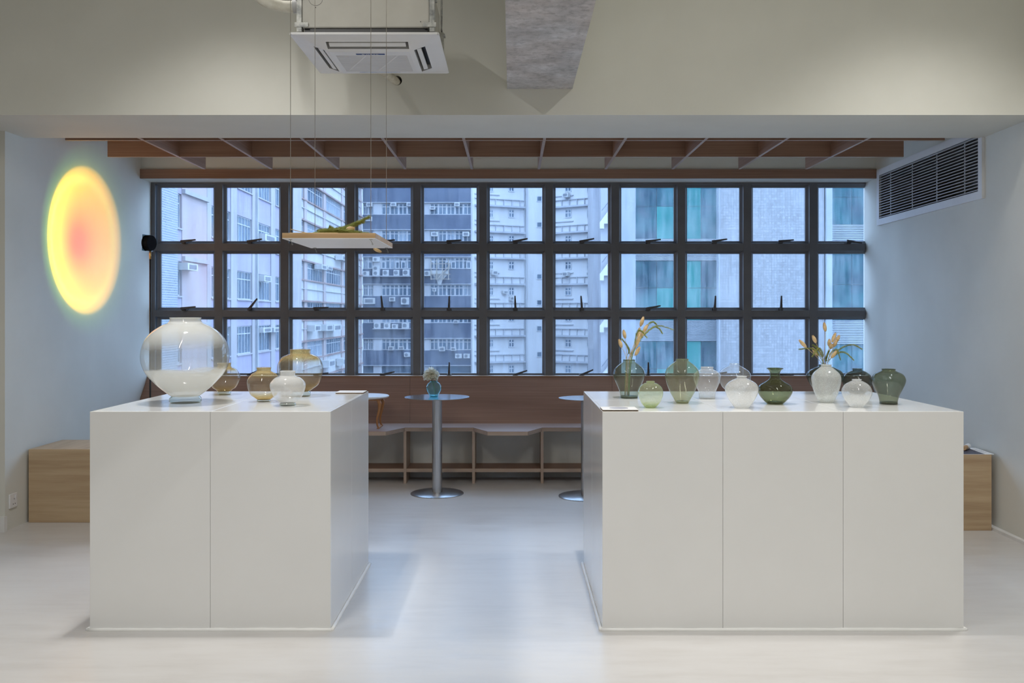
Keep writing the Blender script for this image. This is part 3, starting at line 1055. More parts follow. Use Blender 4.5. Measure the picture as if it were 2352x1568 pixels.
def bunny(base, head0, head1, label, group, r=0.0115, mouth=None):
    """dried bunny tail: stem from base to head0, fluffy head from head0 to head1"""
    base, head0, head1 = Vector(base), Vector(head0), Vector(head1)
    root = empty('bunny_tail_grass', base, label, 'dried grass', group)
    mid = Vector(mouth) if mouth is not None else (base + head0) / 2 + Vector((0, 0, 0.01))
    st = [Vector(p) for p in catmull([tuple(base), tuple(mid), tuple(head0), tuple(head0.lerp(head1, 0.3))], 5)]
    MB().tube(st, 0.0011, 5).build('stem', 'straw', root, smooth=True)
    n = 9
    pts, rads = [], []
    for k in range(n):
        t = k / (n - 1)
        pts.append(head0.lerp(head1, t))
        rads.append(max(0.0015, r * math.sin(math.pi * (0.07 + 0.86 * t)) ** 0.62 * (1.0 - 0.10 * t)))
    mb = MB()
    mb.tube(pts, [q * 0.85 for q in rads], 10)
    hairs(mb, pts, rads, 520, 0.0065, 0.0006, 0.9)
    mb.build('seed_head', 'tail', root, smooth=True)
    return root


def foxtail(ctrl, label, group, bare=0.35, r=0.0055, hl=0.011, nh=520, hw=0.0006):
    """arching green foxtail; the first part of the curve is bare stem"""
    root = empty('foxtail_grass', ctrl[0], label, 'dried grass', group)
    pts = [Vector(p) for p in catmull([tuple(p) for p in ctrl], 8)]
    k0 = int(len(pts) * bare)
    MB().tube(pts[:k0 + 2], 0.0011, 5).build('stem', 'stem_green', root, smooth=True)
    hp = pts[k0:]
    rads = [max(0.0008, r * (1 - 0.75 * (i / (len(hp) - 1)) ** 2)) for i in range(len(hp))]
    mb = MB()
    mb.tube(hp, [q * 0.26 for q in rads], 6)
    hairs(mb, hp, rads, nh, hl, hw, 0.9)
    mb.build('seed_spike', 'tail_green', root, smooth=True)
    return root


def mouth_slots(v, cy, r_px, heads):
    """one place in the mouth of vase v (photo row cy, radius r_px) for each stem, ordered like the heads"""
    X, Y, s_, Z = v
    n = len(heads)
    pts = []
    for k in range(n):
        rr_ = 0.62 * r_px / s_ * math.sqrt((k + 0.5) / n)
        a = k * 2.39996
        pts.append((X + rr_ * math.cos(a), Y + rr_ * math.sin(a), Z(cy)))
    pts.sort()
    out = [None] * n
    for p_, i_ in zip(pts, sorted(range(n), key=lambda q: heads[q])):
        out[i_] = p_
    return out


def inwater(v, dx, dy, dz):
    X, Y, s, Z = v
    return (X + dx, Y + dy, PH + dz)


def bouquet(v, cy, r_px, tails, fox, lab1, g1, lab2, g2):
    Yv = v[1]
    slots = mouth_slots(v, cy, r_px, [t[0][0] for t in tails] + [c[-1][0] for c in fox])
    nt_ = len(tails)
    for i, (h0, h1, dy) in enumerate(tails):
        m_ = slots[i]
        base = (v[0] - 0.010 + (m_[0] - v[0]) * 0.8, Yv + (m_[1] - Yv) * 0.8, PH + 0.014)
        bunny(base, P(*h0, Yv + dy), P(*h1, Yv + dy), lab1, g1, mouth=m_)
    for i, ct in enumerate(fox):
        m_ = slots[nt_ + i]
        base = (v[0] - 0.010 + (m_[0] - v[0]) * 0.8, Yv + (m_[1] - Yv) * 0.8, PH + 0.014)
        foxtail([base, m_] + [P(x, y, Yv + d) for x, y, d in ct], lab2, g2, bare=0.42)


bouquet(vG, 826, 13.5,
        [((1428, 798), (1422, 780), 0.0), ((1436, 777), (1432, 758), 0.03), ((1471, 749), (1478, 728), 0.0), ((1466, 776), (1469, 753), 0.03),
         ((1478, 763), (1487, 746), -0.02), ((1460, 798), (1470, 768), -0.035), ((1459, 816), (1469, 797), -0.01), ((1474, 772), (1480, 757), 0.055)],
        [[(1466, 788, 0.05), (1480, 768, 0.085), (1510, 748, 0.10), (1546, 757, 0.10)],
         [(1457, 795, -0.04), (1463, 764, -0.065), (1473, 760, -0.07), (1485, 774, -0.07)],
         [(1445, 808, 0), (1440, 793, 0), (1429, 779, 0)],
         [(1466, 780, 0.07), (1487, 748, 0.12), (1499, 739, 0.13), (1508, 745, 0.13)],
         [(1470, 780, 0.09), (1499, 752, 0.15), (1513, 754, 0.16), (1521, 765, 0.16)]],
        'fluffy tan bunny tail stem in the smoky green vase', 'bunny tails in the smoky green vase',
        'arching green foxtail grass in the smoky green vase', 'green foxtails in the smoky green vase')
bouquet(vO, 837.5, 13.0,
        [((1896, 761), (1893, 741), 0.0), ((1852, 798), (1836, 781), 0.0), ((1874, 787), (1867, 771), -0.035), ((1878, 816), (1866, 799), 0.06),
         ((1904, 795), (1905, 779), 0.045), ((1911, 786), (1919, 765), -0.035), ((1920, 786), (1928, 770), 0.055), ((1915, 796), (1922, 780), 0.01),
         ((1907, 801), (1911, 790), -0.012), ((1909, 822), (1921, 806), -0.04)],
        [[(1915, 815, 0.03), (1936, 797, 0.05), (1960, 792, 0.05), (1979, 801, 0.05)],
         [(1922, 812, 0.0), (1942, 810, -0.01), (1960, 826, -0.01)],
         [(1886, 815, 0.0), (1878, 800, 0.005), (1868, 793, 0.005)],
         [(1878, 810, 0.015), (1862, 800, 0.025), (1836, 802, 0.03)],
         [(1889, 812, -0.03), (1880, 800, -0.04), (1866, 818, -0.04)],
         [(1898, 820, -0.03), (1904, 806, -0.05)],
         [(1908, 812, 0.05), (1922, 803, 0.09), (1930, 825, 0.10)]],
        'fluffy tan bunny tail stem in the dark smoky green vase', 'bunny tails in the dark smoky vase',
        'arching green foxtail grass in the dark smoky green vase', 'green foxtails in the dark smoky vase')

# ------------------------------------------------------------------ bar tables
def bar_table(px, py, rt_, rb, ztop, label):
    s = (py - HY) / CH
    Y = F / s
    X = (px - HX) / s
    root = empty('bar_table', (X, Y, 0), label, 'table')
    MB().lathe([(rb, 0), (rb, 0.004), (rb - 0.006, 0.008), (0.05, 0.012)], X, Y, 64, True, True).build('base', 'steel', root, smooth='auto')
    MB().lathe([(0.036, 0.010), (0.036, ztop - 0.006)], X, Y, 40, True, True).build('column', 'steel', root, smooth='auto')
    MB().lathe([(0.06, ztop - 0.008), (rt_ - 0.006, ztop - 0.005), (rt_, ztop - 0.003), (rt_, ztop)], X, Y, 72, True, True).build('top', 'steel_top', root, smooth='auto')
    return X, Y


tX, tY = bar_table(1004, 1133, 0.236, 0.192, 0.702, 'round brushed steel bar table holding the peony in an aqua vase')
bar_table(1346, 1139.5, 0.196, 0.196, 0.704, 'round brushed steel bar table with empty top beside the long plinth')

# aqua vase and peony
zT = 0.702
sT = F / tY
ybase = HY + (CH - zT) * sT
vX, vY, vs_, vZ = vase('T', 996.5, ybase - 0.5, [(909.5, 10), (904, 12), (897, 16), (888, 17.6), (880, 13.5), (877, 9), (875, 8.5)],
                       'small aqua glass vase holding a white peony on the steel table', z0=zT, rim=True)
pe = empty('peony', (vX + 0.006, vY, zT + 0.012), 'white double peony bloom with green stem in the aqua vase', 'flower')
fl = P(990.5, 863, vY)
MB().tube(catmull([(vX + 0.012, vY, zT + 0.014), (vX + 0.004, vY - 0.004, zT + 0.06), tuple(P(993, 873, vY)), tuple(fl)], 6), 0.0022, 8).build('stem', 'stem_green', pe, smooth=True)


def petal_mesh(w, l, cup):
    """a cupped petal with a ragged edge, base at the origin, growing along +z"""
    vs, fs = [], []
    nu, nv = 7, 5
    for j in range(nv):
        t = j / (nv - 1)
        for i in range(nu):
            u = i / (nu - 1) * 2 - 1
            ww = w * (math.sin(math.pi * (0.12 + 0.62 * t)))
            ruff = 0.006 * math.sin(i * 2.4) * t if j == nv - 1 else 0
            vs.append((u * ww, cup * (u * u * 0.6 + (1 - t) ** 2 * 0.5) * w - 0.25 * l * t * t + 0.0, l * t + ruff - 0.12 * l * u * u * t))
    for j in range(nv - 1):
        for i in range(nu - 1):
            a = j * nu + i
            fs.append((a, a + 1, a + 1 + nu, a + nu))
    me = bpy.data.meshes.new('petal')
    me.from_pydata(vs, [], fs)
    me.materials.append(M['petal'])
    for p in me.polygons:
        p.use_smooth = True
    return me


pmesh = [petal_mesh(0.028, 0.056, 0.7), petal_mesh(0.024, 0.054, 0.9), petal_mesh(0.018, 0.050, 1.1)]
rng = random.Random(3)
for li, (cnt, tilt) in enumerate([(11, 103), (13, 90), (14, 74), (13, 56), (11, 40), (8, 24), (5, 9)]):
    for k in range(cnt):
        o = bpy.data.objects.new('petal', pmesh[min(li // 2, 2)])
        col.objects.link(o)
        a = 2 * math.pi * (k + 0.37 * li) / cnt + rng.uniform(-0.15, 0.15)
        tl_ = math.radians(tilt + rng.uniform(-9, 9))
        R = Matrix.Rotation(a, 4, 'Z') @ Matrix.Rotation(tl_, 4, 'X')
        o.parent = pe
        o.location = fl - wo(pe) + Vector((0, 0, 0.002 * li))
        o.rotation_euler = R.to_euler()
        o.scale = [rng.uniform(0.9, 1.12)] * 3
        ORG[o.name] = fl.copy()

# ------------------------------------------------------------------ small cabriole table standing on the bench
ctX, ctY = -1.155, 7.10
ct = empty('miniature_table', (ctX, ctY, SZ), 'small white-topped table with curved orange wooden legs standing on the bench', 'small table')
MB().lathe([(0.19, SZ + 0.228), (0.203, SZ + 0.234), (0.205, SZ + 0.242), (0.200, SZ + 0.246)], ctX, ctY, 56, True, True).build('top', 'table_white', ct, smooth='auto')
bx('apron', ctX - 0.15, ctX + 0.15, ctY - 0.10, ctY + 0.10, SZ + 0.214, SZ + 0.229, 'maple', ct)
for sx in (-1, 1):
    for sy in (-1, 1):
        px_, py_ = ctX + sx * 0.135, ctY + sy * 0.085
        lp = catmull([(px_ - sx * 0.006, py_, SZ + 0.222), (px_ + sx * 0.010, py_, SZ + 0.19), (px_ + sx * 0.006, py_, SZ + 0.14),
                      (px_ - sx * 0.010, py_, SZ + 0.07), (px_ - sx * 0.006, py_, SZ + 0.02), (px_ + sx * 0.006, py_, SZ + 0.006)], 5)
        n = len(lp)
        MB().tube(lp, [0.013 - 0.008 * (i / n) + 0.004 * math.exp(-((i / n - 0.2) / 0.12) ** 2) for i in range(n)], 10).build('leg', 'maple', ct, smooth=True)
    bx('foot_rail', ctX + sx * 0.135 - 0.010, ctX + sx * 0.135 + 0.010, ctY - 0.10, ctY + 0.10, SZ, SZ + 0.008, 'maple', ct, bevel=0.002)

# ------------------------------------------------------------------ hanging tray
TY0, TY1 = 3.20, 3.66
tx0, tx1 = (648 - HX) * TY0 / F, (862 - HX) * TY0 / F
tz0 = CH - (548 - HY) * TY0 / F
tz1 = tz0 + 0.020
tray = empty('hanging_tray', ((tx0 + tx1) / 2, (TY0 + TY1) / 2, tz0), 'shallow wooden tray with white underside hung on four wires', 'hanging tray')
th = 0.012
bx('rail', tx0, tx1, TY0, TY0 + th, tz0 + 0.002, tz1, 'tray_wood', tray, bevel=0.0008)
bx('rail', tx0, tx1, TY1 - th, TY1, tz0 + 0.002, tz1, 'tray_wood', tray, bevel=0.0008)
bx('rail', tx0, tx0 + th, TY0 + th, TY1 - th, tz0 + 0.002, tz1, 'tray_wood', tray, bevel=0.0008)
bx('rail', tx1 - th, tx1, TY0 + th, TY1 - th, tz0 + 0.002, tz1, 'tray_wood', tray, bevel=0.0008)
bx('bottom_sheet', tx0, tx1, TY0, TY1, tz0, tz0 + 0.002, 'plastic', tray)
bx('tray_floor', tx0 + th, tx1 - th, TY0 + th, TY1 - th, tz0 + 0.002, tz1 - 0.0005, 'tray_wood', tray)
for ix in (0, 1):
    for iy in (0, 1):
        x = tx0 + 0.022 if ix == 0 else tx1 - 0.020
        y = TY0 + 0.03 if iy == 0 else TY1 - 0.03
        w = MB().tube([(x, y, tz0 - 0.002), (x, y, 3.60)], 0.0011, 6).build('wire', 'steel_wire', tray, smooth=True)
        dx = random.choice((-1, 1)) * 0.006
        mb = MB().tube([(x - 0.002, y, tz0), (x + dx * 0.4, y, tz0 - 0.008), (x + dx, y, tz0 - 0.014), (x + dx * 1.4, y, tz0 - 0.019), (x + dx * 0.9, y, tz0 - 0.020), (x + dx * 0.6, y, tz0 - 0.014)], 0.0011, 6)
        mb.tube([(x - 0.006, y, tz0 - 0.0006), (x + 0.006, y, tz0 - 0.0006)], 0.0014, 6)
        mb.build('wire_clip', 'bracket', w, smooth=True)
# dried stems lying on it
zt_ = tz1
gS = 'dry straw stems lying on the hanging tray'
for i in range(6):
    yy = TY0 + 0.018 + 0.03 * i
    p0 = Vector((tx0 + 0.018 + random.uniform(-0.006, 0.01), yy, zt_ + (0.018 if i in (1, 3) else 0.0012)))
    p1 = Vector((tx0 + 0.20 + random.uniform(-0.02, 0.03), yy + random.uniform(-0.012, 0.012), zt_ + 0.0008))
    pm_ = p0.lerp(p1, 0.45)
    pm_.z = zt_ + 0.0012
    mb = MB().tube(catmull([tuple(p0), tuple(pm_), tuple(p1)], 4), 0.0013, 5)
    mb.build('straw_stem', 'straw', None, smooth=True, label='thin dry straw stem lying on the hanging tray', cat='dried grass', group=gS)


def tpt(px, py, Y, rest=False):
    p_ = P(px, py, Y)
    if rest:                       # this end lies on the board
        p_.z = tz1 + 0.0012
    return p_


gF = 'green foxtails lying on the hanging tray'
labF = 'green foxtail grass lying on the hanging tray'
foxtail([tpt(700, 532, 3.40, True), tpt(760, 530, 3.42), tpt(790, 525, 3.43), tpt(820, 512, 3.44), tpt(846, 499, 3.45)], 'green foxtail grass rising above the rest of the hanging tray', None, bare=0.3, r=0.008, hl=0.018, nh=1100, hw=0.0007)
foxtail([tpt(690, 533, 3.34, True), tpt(730, 532, 3.34), tpt(765, 531, 3.35), tpt(805, 531, 3.36, True)], labF, gF, bare=0.3, r=0.007, hl=0.019, nh=1100, hw=0.0007)
foxtail([tpt(700, 534, 3.28, True), tpt(750, 531, 3.28), tpt(790, 532, 3.29), tpt(830, 531, 3.30, True)], labF, gF, bare=0.3, r=0.007, hl=0.019, nh=1100, hw=0.0007)
foxtail([tpt(720, 533, 3.50, True), tpt(780, 532, 3.50), tpt(830, 535, 3.52), tpt(872, 539, 3.54, True)], labF, gF, bare=0.3, r=0.004, hl=0.012, nh=1100, hw=0.0007)
foxtail([tpt(740, 536, 3.58, True), tpt(800, 538, 3.58), tpt(850, 541, 3.59), tpt(886, 542, 3.60, True)], labF, gF, bare=0.5, r=0.004, hl=0.010, nh=1100, hw=0.0007)
foxtail([tpt(720, 533, 3.30, True), tpt(752, 530, 3.30), tpt(760, 526, 3.30), tpt(775, 531, 3.31, True)], labF, gF, bare=0.35, r=0.007, hl=0.018, nh=1100, hw=0.0007)
foxtail([tpt(712, 533, 3.235, True), tpt(745, 530, 3.235), tpt(785, 529, 3.24), tpt(845, 533, 3.24, True)], labF, gF, bare=0.2, r=0.007, hl=0.019, nh=1100, hw=0.0007)
foxtail([tpt(725, 532, 3.49, True), tpt(770, 529, 3.50), tpt(800, 522, 3.51), tpt(832, 510, 3.52)], labF, gF, bare=0.2, r=0.008, hl=0.019, nh=1100, hw=0.0007)
for _y in (3.31, 3.39, 3.48):
    foxtail([tpt(715, 534, _y, True), tpt(755, 534, _y, True) + Vector((0, 0, 0.004)), tpt(790, 534, _y, True) + Vector((0, 0, 0.006)), tpt(828, 534, _y, True)], labF, gF, bare=0.2, r=0.006, hl=0.016, nh=900, hw=0.0007)
bunny(tpt(745, 534, 3.36, True), tpt(795, 527, 3.37), tpt(813, 524, 3.37), 'plump tan bunny tail head resting among the green grass on the tray', None, 0.012)
bunny(Vector((tx1 - 0.05, TY1 - 0.03, tz1 + 0.002)), P(858, 571, TY1 + 0.03), P(874, 578, TY1 + 0.05), 'tan bunny tail drooping below the rear edge of the hanging tray', None, 0.008)

# ------------------------------------------------------------------ ceiling air conditioner
ax, ay, az = -0.6526, 4.385, 2.530
ac = empty('air_conditioner', (ax, ay, az), 'white ceiling cassette air conditioner with blue logo strip', 'air conditioner')
bx('casing', ax - 0.285, ax + 0.285, ay - 0.285, ay + 0.285, az + 0.050, az + 0.29, 'ac_body', ac, bevel=0.006)
bx('dark_gap_box', ax - 0.275, ax + 0.275, ay - 0.272, ay + 0.272, az + 0.012, az + 0.051, 'black', ac)  # black box filling the gap, the gap's shade put into its colour


def hgt(u, v):
    r = max(abs(u), abs(v))
    if r >= 0.27:
        return az + 0.006 * (r - 0.27) / 0.06
    if r >= 0.185:
        return az - 0.030 * (0.27 - r) / 0.085
    return az - 0.030


br = [-0.33, -0.322, -0.27, -0.255, -0.205, -0.185, 0.185, 0.205, 0.255, 0.27, 0.322, 0.33]
mb = MB()
nb = len(br)
vs = []
for v in br:
    for u in br:
        uu, vv = u, v
        if abs(u) > 0.325 and abs(v) > 0.325:      # rounded corner
            uu, vv = u * 0.972, v * 0.972
        vs.append((ax + uu, ay + vv, hgt(u, v)))
fs = []
for j in range(nb - 1):
    for i in range(nb - 1):
        uc, vc = (br[i] + br[i + 1]) / 2, (br[j] + br[j + 1]) / 2
        if max(abs(uc), abs(vc)) < 0.185:
            continue
        if (0.205 < abs(uc) < 0.255 and abs(vc) < 0.185) or (0.205 < abs(vc) < 0.255 and abs(uc) < 0.185):
            continue
        fs.append((j * nb + i, j * nb + i + 1, (j + 1) * nb + i + 1, (j + 1) * nb + i))
mb.add(vs, fs)
# outer lip
lip = [(-0.33, -0.322), (-0.322, -0.33), (0.322, -0.33), (0.33, -0.322), (0.33, 0.322), (0.322, 0.33), (-0.322, 0.33), (-0.33, 0.322)]
n = len(lip)
vs = [(ax + u, ay + v, az + 0.0055) for u, v in lip] + [(ax + u, ay + v, az + 0.015) for u, v in lip]
mb.add(vs, [(i, (i + 1) % n, n + (i + 1) % n, n + i) for i in range(n)] + [tuple(range(n, 2 * n))])
mb.build('panel', 'plastic', ac, smooth='auto')
for q in range(4):
    sx, sy = [(0, -1), (0, 1), (-1, 0), (1, 0)][q]
    if sx == 0:
        c = (ax - 0.185, ax + 0.185, ay + sy * 0.23 - 0.025, ay + sy * 0.23 + 0.025)
    else:
        c = (ax + sx * 0.23 - 0.025, ax + sx * 0.23 + 0.025, ay - 0.185, ay + 0.185)
    lowp, topp = [], []
    for uu, vv in ((c[0], c[2]), (c[1], c[2]), (c[1], c[3]), (c[0], c[3])):
        rr_ = abs(vv - ay) if sx == 0 else abs(uu - ax)
        zz_ = az - 0.030 * (0.27 - rr_) / 0.085 + 0.0005
        lowp.append((uu, vv, zz_))
        topp.append((uu, vv, az + 0.0145))
    ve = MB().add(lowp + topp, [(4, 5, 6, 7), (0, 1, 5, 4), (1, 2, 6, 5), (2, 3, 7, 6), (3, 0, 4, 7)]).build('air_slot', 'plastic_grey', ac)
    # flap
    if sx == 0:
        p = [(c[0] + 0.012, ay + sy * 0.248, az - 0.010), (c[1] - 0.012, ay + sy * 0.248, az - 0.010), (c[1] - 0.012, ay + sy * 0.222, az - 0.018), (c[0] + 0.012, ay + sy * 0.222, az - 0.018)]
    else:
        p = [(ax + sx * 0.236, c[2] + 0.012, az - 0.012), (ax + sx * 0.236, c[3] - 0.012, az - 0.012), (ax + sx * 0.216, c[3] - 0.012, az - 0.016), (ax + sx * 0.216, c[2] + 0.012, az - 0.016)]
    MB().hexa([(a, b_, z) for a, b_, z in p] + [(a, b_, z + 0.008) for a, b_, z in p]).build('flap', 'plastic', ve, bevel=0.001)
# intake grille in the middle
ip = empty('intake_grille', (ax, ay, az - 0.03), parent=ac)
mb = MB()
zi = az - 0.0305
o4 = [(-0.185, -0.185), (0.185, -0.185), (0.185, 0.185), (-0.185, 0.185)]
i4 = [(-0.165, -0.128), (0.165, -0.128), (0.165, 0.150), (-0.165, 0.150)]
for k in range(4):
    a, b_, c, d = o4[k], o4[(k + 1) % 4], i4[(k + 1) % 4], i4[k]
    mb.hexa([(ax + q[0], ay + q[1], zi) for q in (a, b_, c, d)] + [(ax + q[0], ay + q[1], zi + 0.012) for q in (a, b_, c, d)])
mb.build('grille_frame', 'plastic', ip)
mb = MB()
nsl = 24
for i in range(nsl):
    y = ay - 0.128 + 0.278 * (i + 0.5) / nsl
    mb.box(ax - 0.166, ax + 0.166, y - 0.0036, y + 0.0036, zi + 0.0006, zi + 0.004)
mb.build('grille_bars', 'plastic', ip, kind='stuff')
bx('filter', ax - 0.17, ax + 0.17, ay - 0.135, ay + 0.155, zi + 0.012, zi + 0.014, 'plastic_grey', ip)
for k, dx in enumerate((-0.045, 0.10)):
    p0, p1 = Vector((ax - 0.10 + dx, ay + 0.13, zi)), Vector((ax + 0.02 + dx, ay - 0.12, zi))
    d = (p1 - p0).normalized()
    w = Vector((-d.y, d.x, 0)) * 0.004
    MB().hexa([p0 - w, p0 + w, p1 + w, p1 - w] + [q + Vector((0, 0, 0.004)) for q in (p0 - w, p0 + w, p1 + w, p1 - w)]).build('diagonal_rib', 'plastic', ip)
lg = bx('logo_strip', ax - 0.066, ax + 0.066, ay - 0.156, ay - 0.139, zi - 0.0012, zi, 'logo_blue', ip)
tcv = bpy.data.curves.new('logo_letters', 'FONT')
tcv.body = 'GREE'
tcv.size = 0.019
tcv.align_x = 'CENTER'
tcv.align_y = 'CENTER'
tcv.space_character = 1.1
tob = bpy.data.objects.new('logo_letters', tcv)
col.objects.link(tob)
bpy.context.view_layer.update()
tme = bpy.data.meshes.new_from_object(tob.evaluated_get(bpy.context.evaluated_depsgraph_get()))
bpy.data.objects.remove(tob)
mb = MB()
for p in tme.polygons:
    # readable from below: flip v
    pv = [(ax + 0.008 + tme.vertices[i].co.x * 1.25, ay - 0.1475 - tme.vertices[i].co.y * 0.85, zi - 0.0016) for i in p.vertices]
    mb.add(pv, [tuple(range(len(pv)))])
mb.build('logo_letters', 'logo_white', lg)
MB().lathe([(0.0058, zi - 0.0016), (0.0032, zi - 0.00165)], ax - 0.034, ay - 0.1475, 20, False, False).build('logo_emblem', 'logo_white', lg)
bx('info_label', ax - 0.10, ax + 0.10, ay + 0.160, ay + 0.172, zi - 0.0008, zi, 'label_blue', ip)
# knock-out ring and screws on casing, corner brackets, rods
yk = ay - 0.2855
mb = MB()
kc = Vector((ax - 0.223, yk, az + 0.178))
pts = [(kc.x + 0.031 * math.cos(t), yk, kc.z + 0.031 * math.sin(t)) for t in [2 * math.pi * k / 32 for k in range(33)]]
mb.tube(pts, 0.0007, 5)
mb.build('knockout_ring', 'black', ac)
for u, z in [(-0.262, 0.18), (-0.187, 0.18), (-0.223, 0.138), (0.245, 0.185), (0.245, 0.075)]:
    bx('screw', ax + u - 0.0018, ax + u + 0.0018, yk - 0.001, yk, az + z - 0.0018, az + z + 0.0018, 'black', ac)
for sx in (-1, 1):
    for sy in (-1, 1):
        bkx, bky = ax + sx * 0.285, ay + sy * 0.265
        mb = MB().box(bkx - 0.022 * (sx < 0) , bkx + 0.022 * (sx > 0), bky - 0.026, bky + 0.026, az + 0.03, az + 0.19)
        mb.box(bkx - 0.03, bkx + 0.03, bky - 0.03, bky - 0.0265, az + 0.05, az + 0.07)
        mb.box(bkx - 0.03, bkx + 0.03, bky - 0.03, bky + 0.03, az + 0.176, az + 0.182)
        mb.build('corner_bracket', 'bracket', ac)
        MB().tube([(bkx + sx * 0.012, bky, az + 0.16), (bkx + sx * 0.012, bky, 3.60)], 0.005, 8).build('hanger_rod', 'bracket', ac, smooth=True)
# insulated hose and refrigerant pipe
hz = az + 0.155
MB().tube(catmull([(ax - 0.286, 4.13, hz), (ax - 0.33, 4.13, hz - 0.003)], 2), 0.030, 16).build('hose_cuff', 'plastic_grey', ac, smooth='auto')
MB().tube(catmull([(ax - 0.31, 4.13, hz), (ax - 0.37, 4.13, hz - 0.002), (ax - 0.44, 4.12, hz + 0.012), (ax - 0.50, 4.11, hz + 0.055), (ax - 0.535, 4.11, hz + 0.14), (ax - 0.545, 4.11, hz + 0.4), (ax - 0.545, 4.11, 3.60)], 6),
          [0.025] * 37, 16).build('drain_hose', 'hose', ac, smooth=True)
MB().tube([(ax - 0.09, ay + 0.27, az + 0.055), (ax - 0.03, ay + 0.42, az + 0.05), (ax + 0.014, 5.07, az + 0.055), (ax + 0.018, 5.25, az + 0.057)], [0.024, 0.024, 0.021, 0.021], 14).build('refrigerant_pipe', 'pipe_tan', ac, smooth=True)

# ------------------------------------------------------------------ sunset lamp on a thin stand
LYc = 6.265
lz = CH + 164 * LYc / F
lx = (345 - HX) * LYc / F
sl = empty('sunset_lamp', (lx, LYc, 0), 'slim black floor lamp with round head casting the orange sunset disc', 'lamp')
bdir = Vector((-0.573, 0.165, 0.022)).normalized()       # beam direction, towards the wall
hc = Vector((lx, LYc, lz))
MB().lathe([(0.08, 0), (0.08, 0.014), (0.02, 0.018)], lx, LYc, 40, True, True).build('base', 'black', sl, smooth='auto')
MB().tube([(lx, LYc, 0.012), (lx, LYc, lz - 0.10)], 0.0058, 10).build('pole', 'black', sl, smooth=True)
MB().tube([(lx, LYc, lz - 0.11), (lx, LYc, lz - 0.05)], 0.0062, 10).build('brass_neck', 'brass', sl, smooth=True)
MB().tube([hc - bdir * 0.014, hc - bdir * 0.010, hc + bdir * 0.03], [0.050, 0.053, 0.053], 32).build('head', 'lamp_black', sl, smooth='auto')
# square smoked plate behind the head
q = bdir.to_track_quat('Z', 'Y').to_matrix()
pl = []
for dz in (0.018, 0.021):
    for u, v in ((-1, -1), (1, -1), (1, 1), (-1, 1)):
        pl.append(hc + bdir * dz + q @ Vector((u * 0.056, v * 0.056, 0)))
MB().hexa(pl).build('head_plate', thin_glass('smoked_acrylic', [(0, (0.35, 0.42, 0.45)), (1, (0.35, 0.42, 0.45))]), sl)
MB().tube([hc + bdir * 0.03, hc + bdir * 0.034], [0.045, 0.044], 32).build('lens', thin_glass('amber_lens', [(0, (0.95, 0.7, 0.3)), (1, (0.95, 0.7, 0.3))]), sl)
ld = bpy.data.lights.new('sunset_projector', 'SPOT')
lo_ = bpy.data.objects.new('sunset_projector', ld)
col.objects.link(lo_)
lo_.location = hc + bdir * 0.05
aim(lo_, lo_.location + bdir)
ld.energy = 29
ld.spot_size = math.radians(140)
ld.spot_blend = 0.3
ld.shadow_soft_size = 0.004
ld.use_nodes = True
nt = ld.node_tree
em = nt.nodes['Emission']
tc = nt.nodes.new('ShaderNodeTexCoord')
sp_ = nt.nodes.new('ShaderNodeSeparateXYZ')
nt.links.new(tc.outputs['Normal'], sp_.inputs[0])


def mth(op, a, b_=None):
    n_ = nd(nt, 'ShaderNodeMath', operation=op)
    for i, x in enumerate((a, b_)):
        if x is None:
            continue
        if isinstance(x, (int, float)):
            n_.inputs[i].default_value = x
        else:
            nt.links.new(x, n_.inputs[i])
    return n_.outputs[0]


rad = mth('DIVIDE', mth('SQRT', mth('ADD', mth('MULTIPLY', sp_.outputs['X'], sp_.outputs['X']), mth('MULTIPLY', sp_.outputs['Y'], sp_.outputs['Y']))),
          mth('MAXIMUM', mth('ABSOLUTE', sp_.outputs['Z']), 0.05))
sc_ = mth('MULTIPLY', rad, 0.515)          # ramp position 0.5 = tan(45 deg)
rp = ramp(nt, [(0.0, (1.0, 0.085, 0.0)), (0.08, (1.0, 0.11, 0.0)), (0.24, (1.0, 0.33, 0.0)), (0.36, (1.0, 0.50, 0.0)),
               (0.405, (1.0, 0.66, 0.04)), (0.43, (1.0, 0.52, 0.015)), (0.465, (0.55, 0.36, 0.01)), (0.485, (0.08, 0.12, 0.008)), (0.53, (0.02, 0.055, 0.006)), (0.62, (0.0, 0.0, 0.0))])
nt.links.new(sc_, rp.inputs['Fac'])
nt.links.new(rp.outputs['Color'], em.inputs['Color'])
# even out the fall-off towards the rim of the projected disc
nt.links.new(mth('POWER', mth('ADD', mth('MULTIPLY', rad, rad), 1.0), 1.5), em.inputs['Strength'])


# ------------------------------------------------------------------ the street outside
def facade_mat(name, c1, c2, nscale=0.35, streak=True, rough=0.85):
    return plain(name, c1, c2, rough, 1.0, (1.6, 1.6, 0.22) if streak else (nscale, nscale, nscale), lo=0.3, hi=0.7, detail=6)


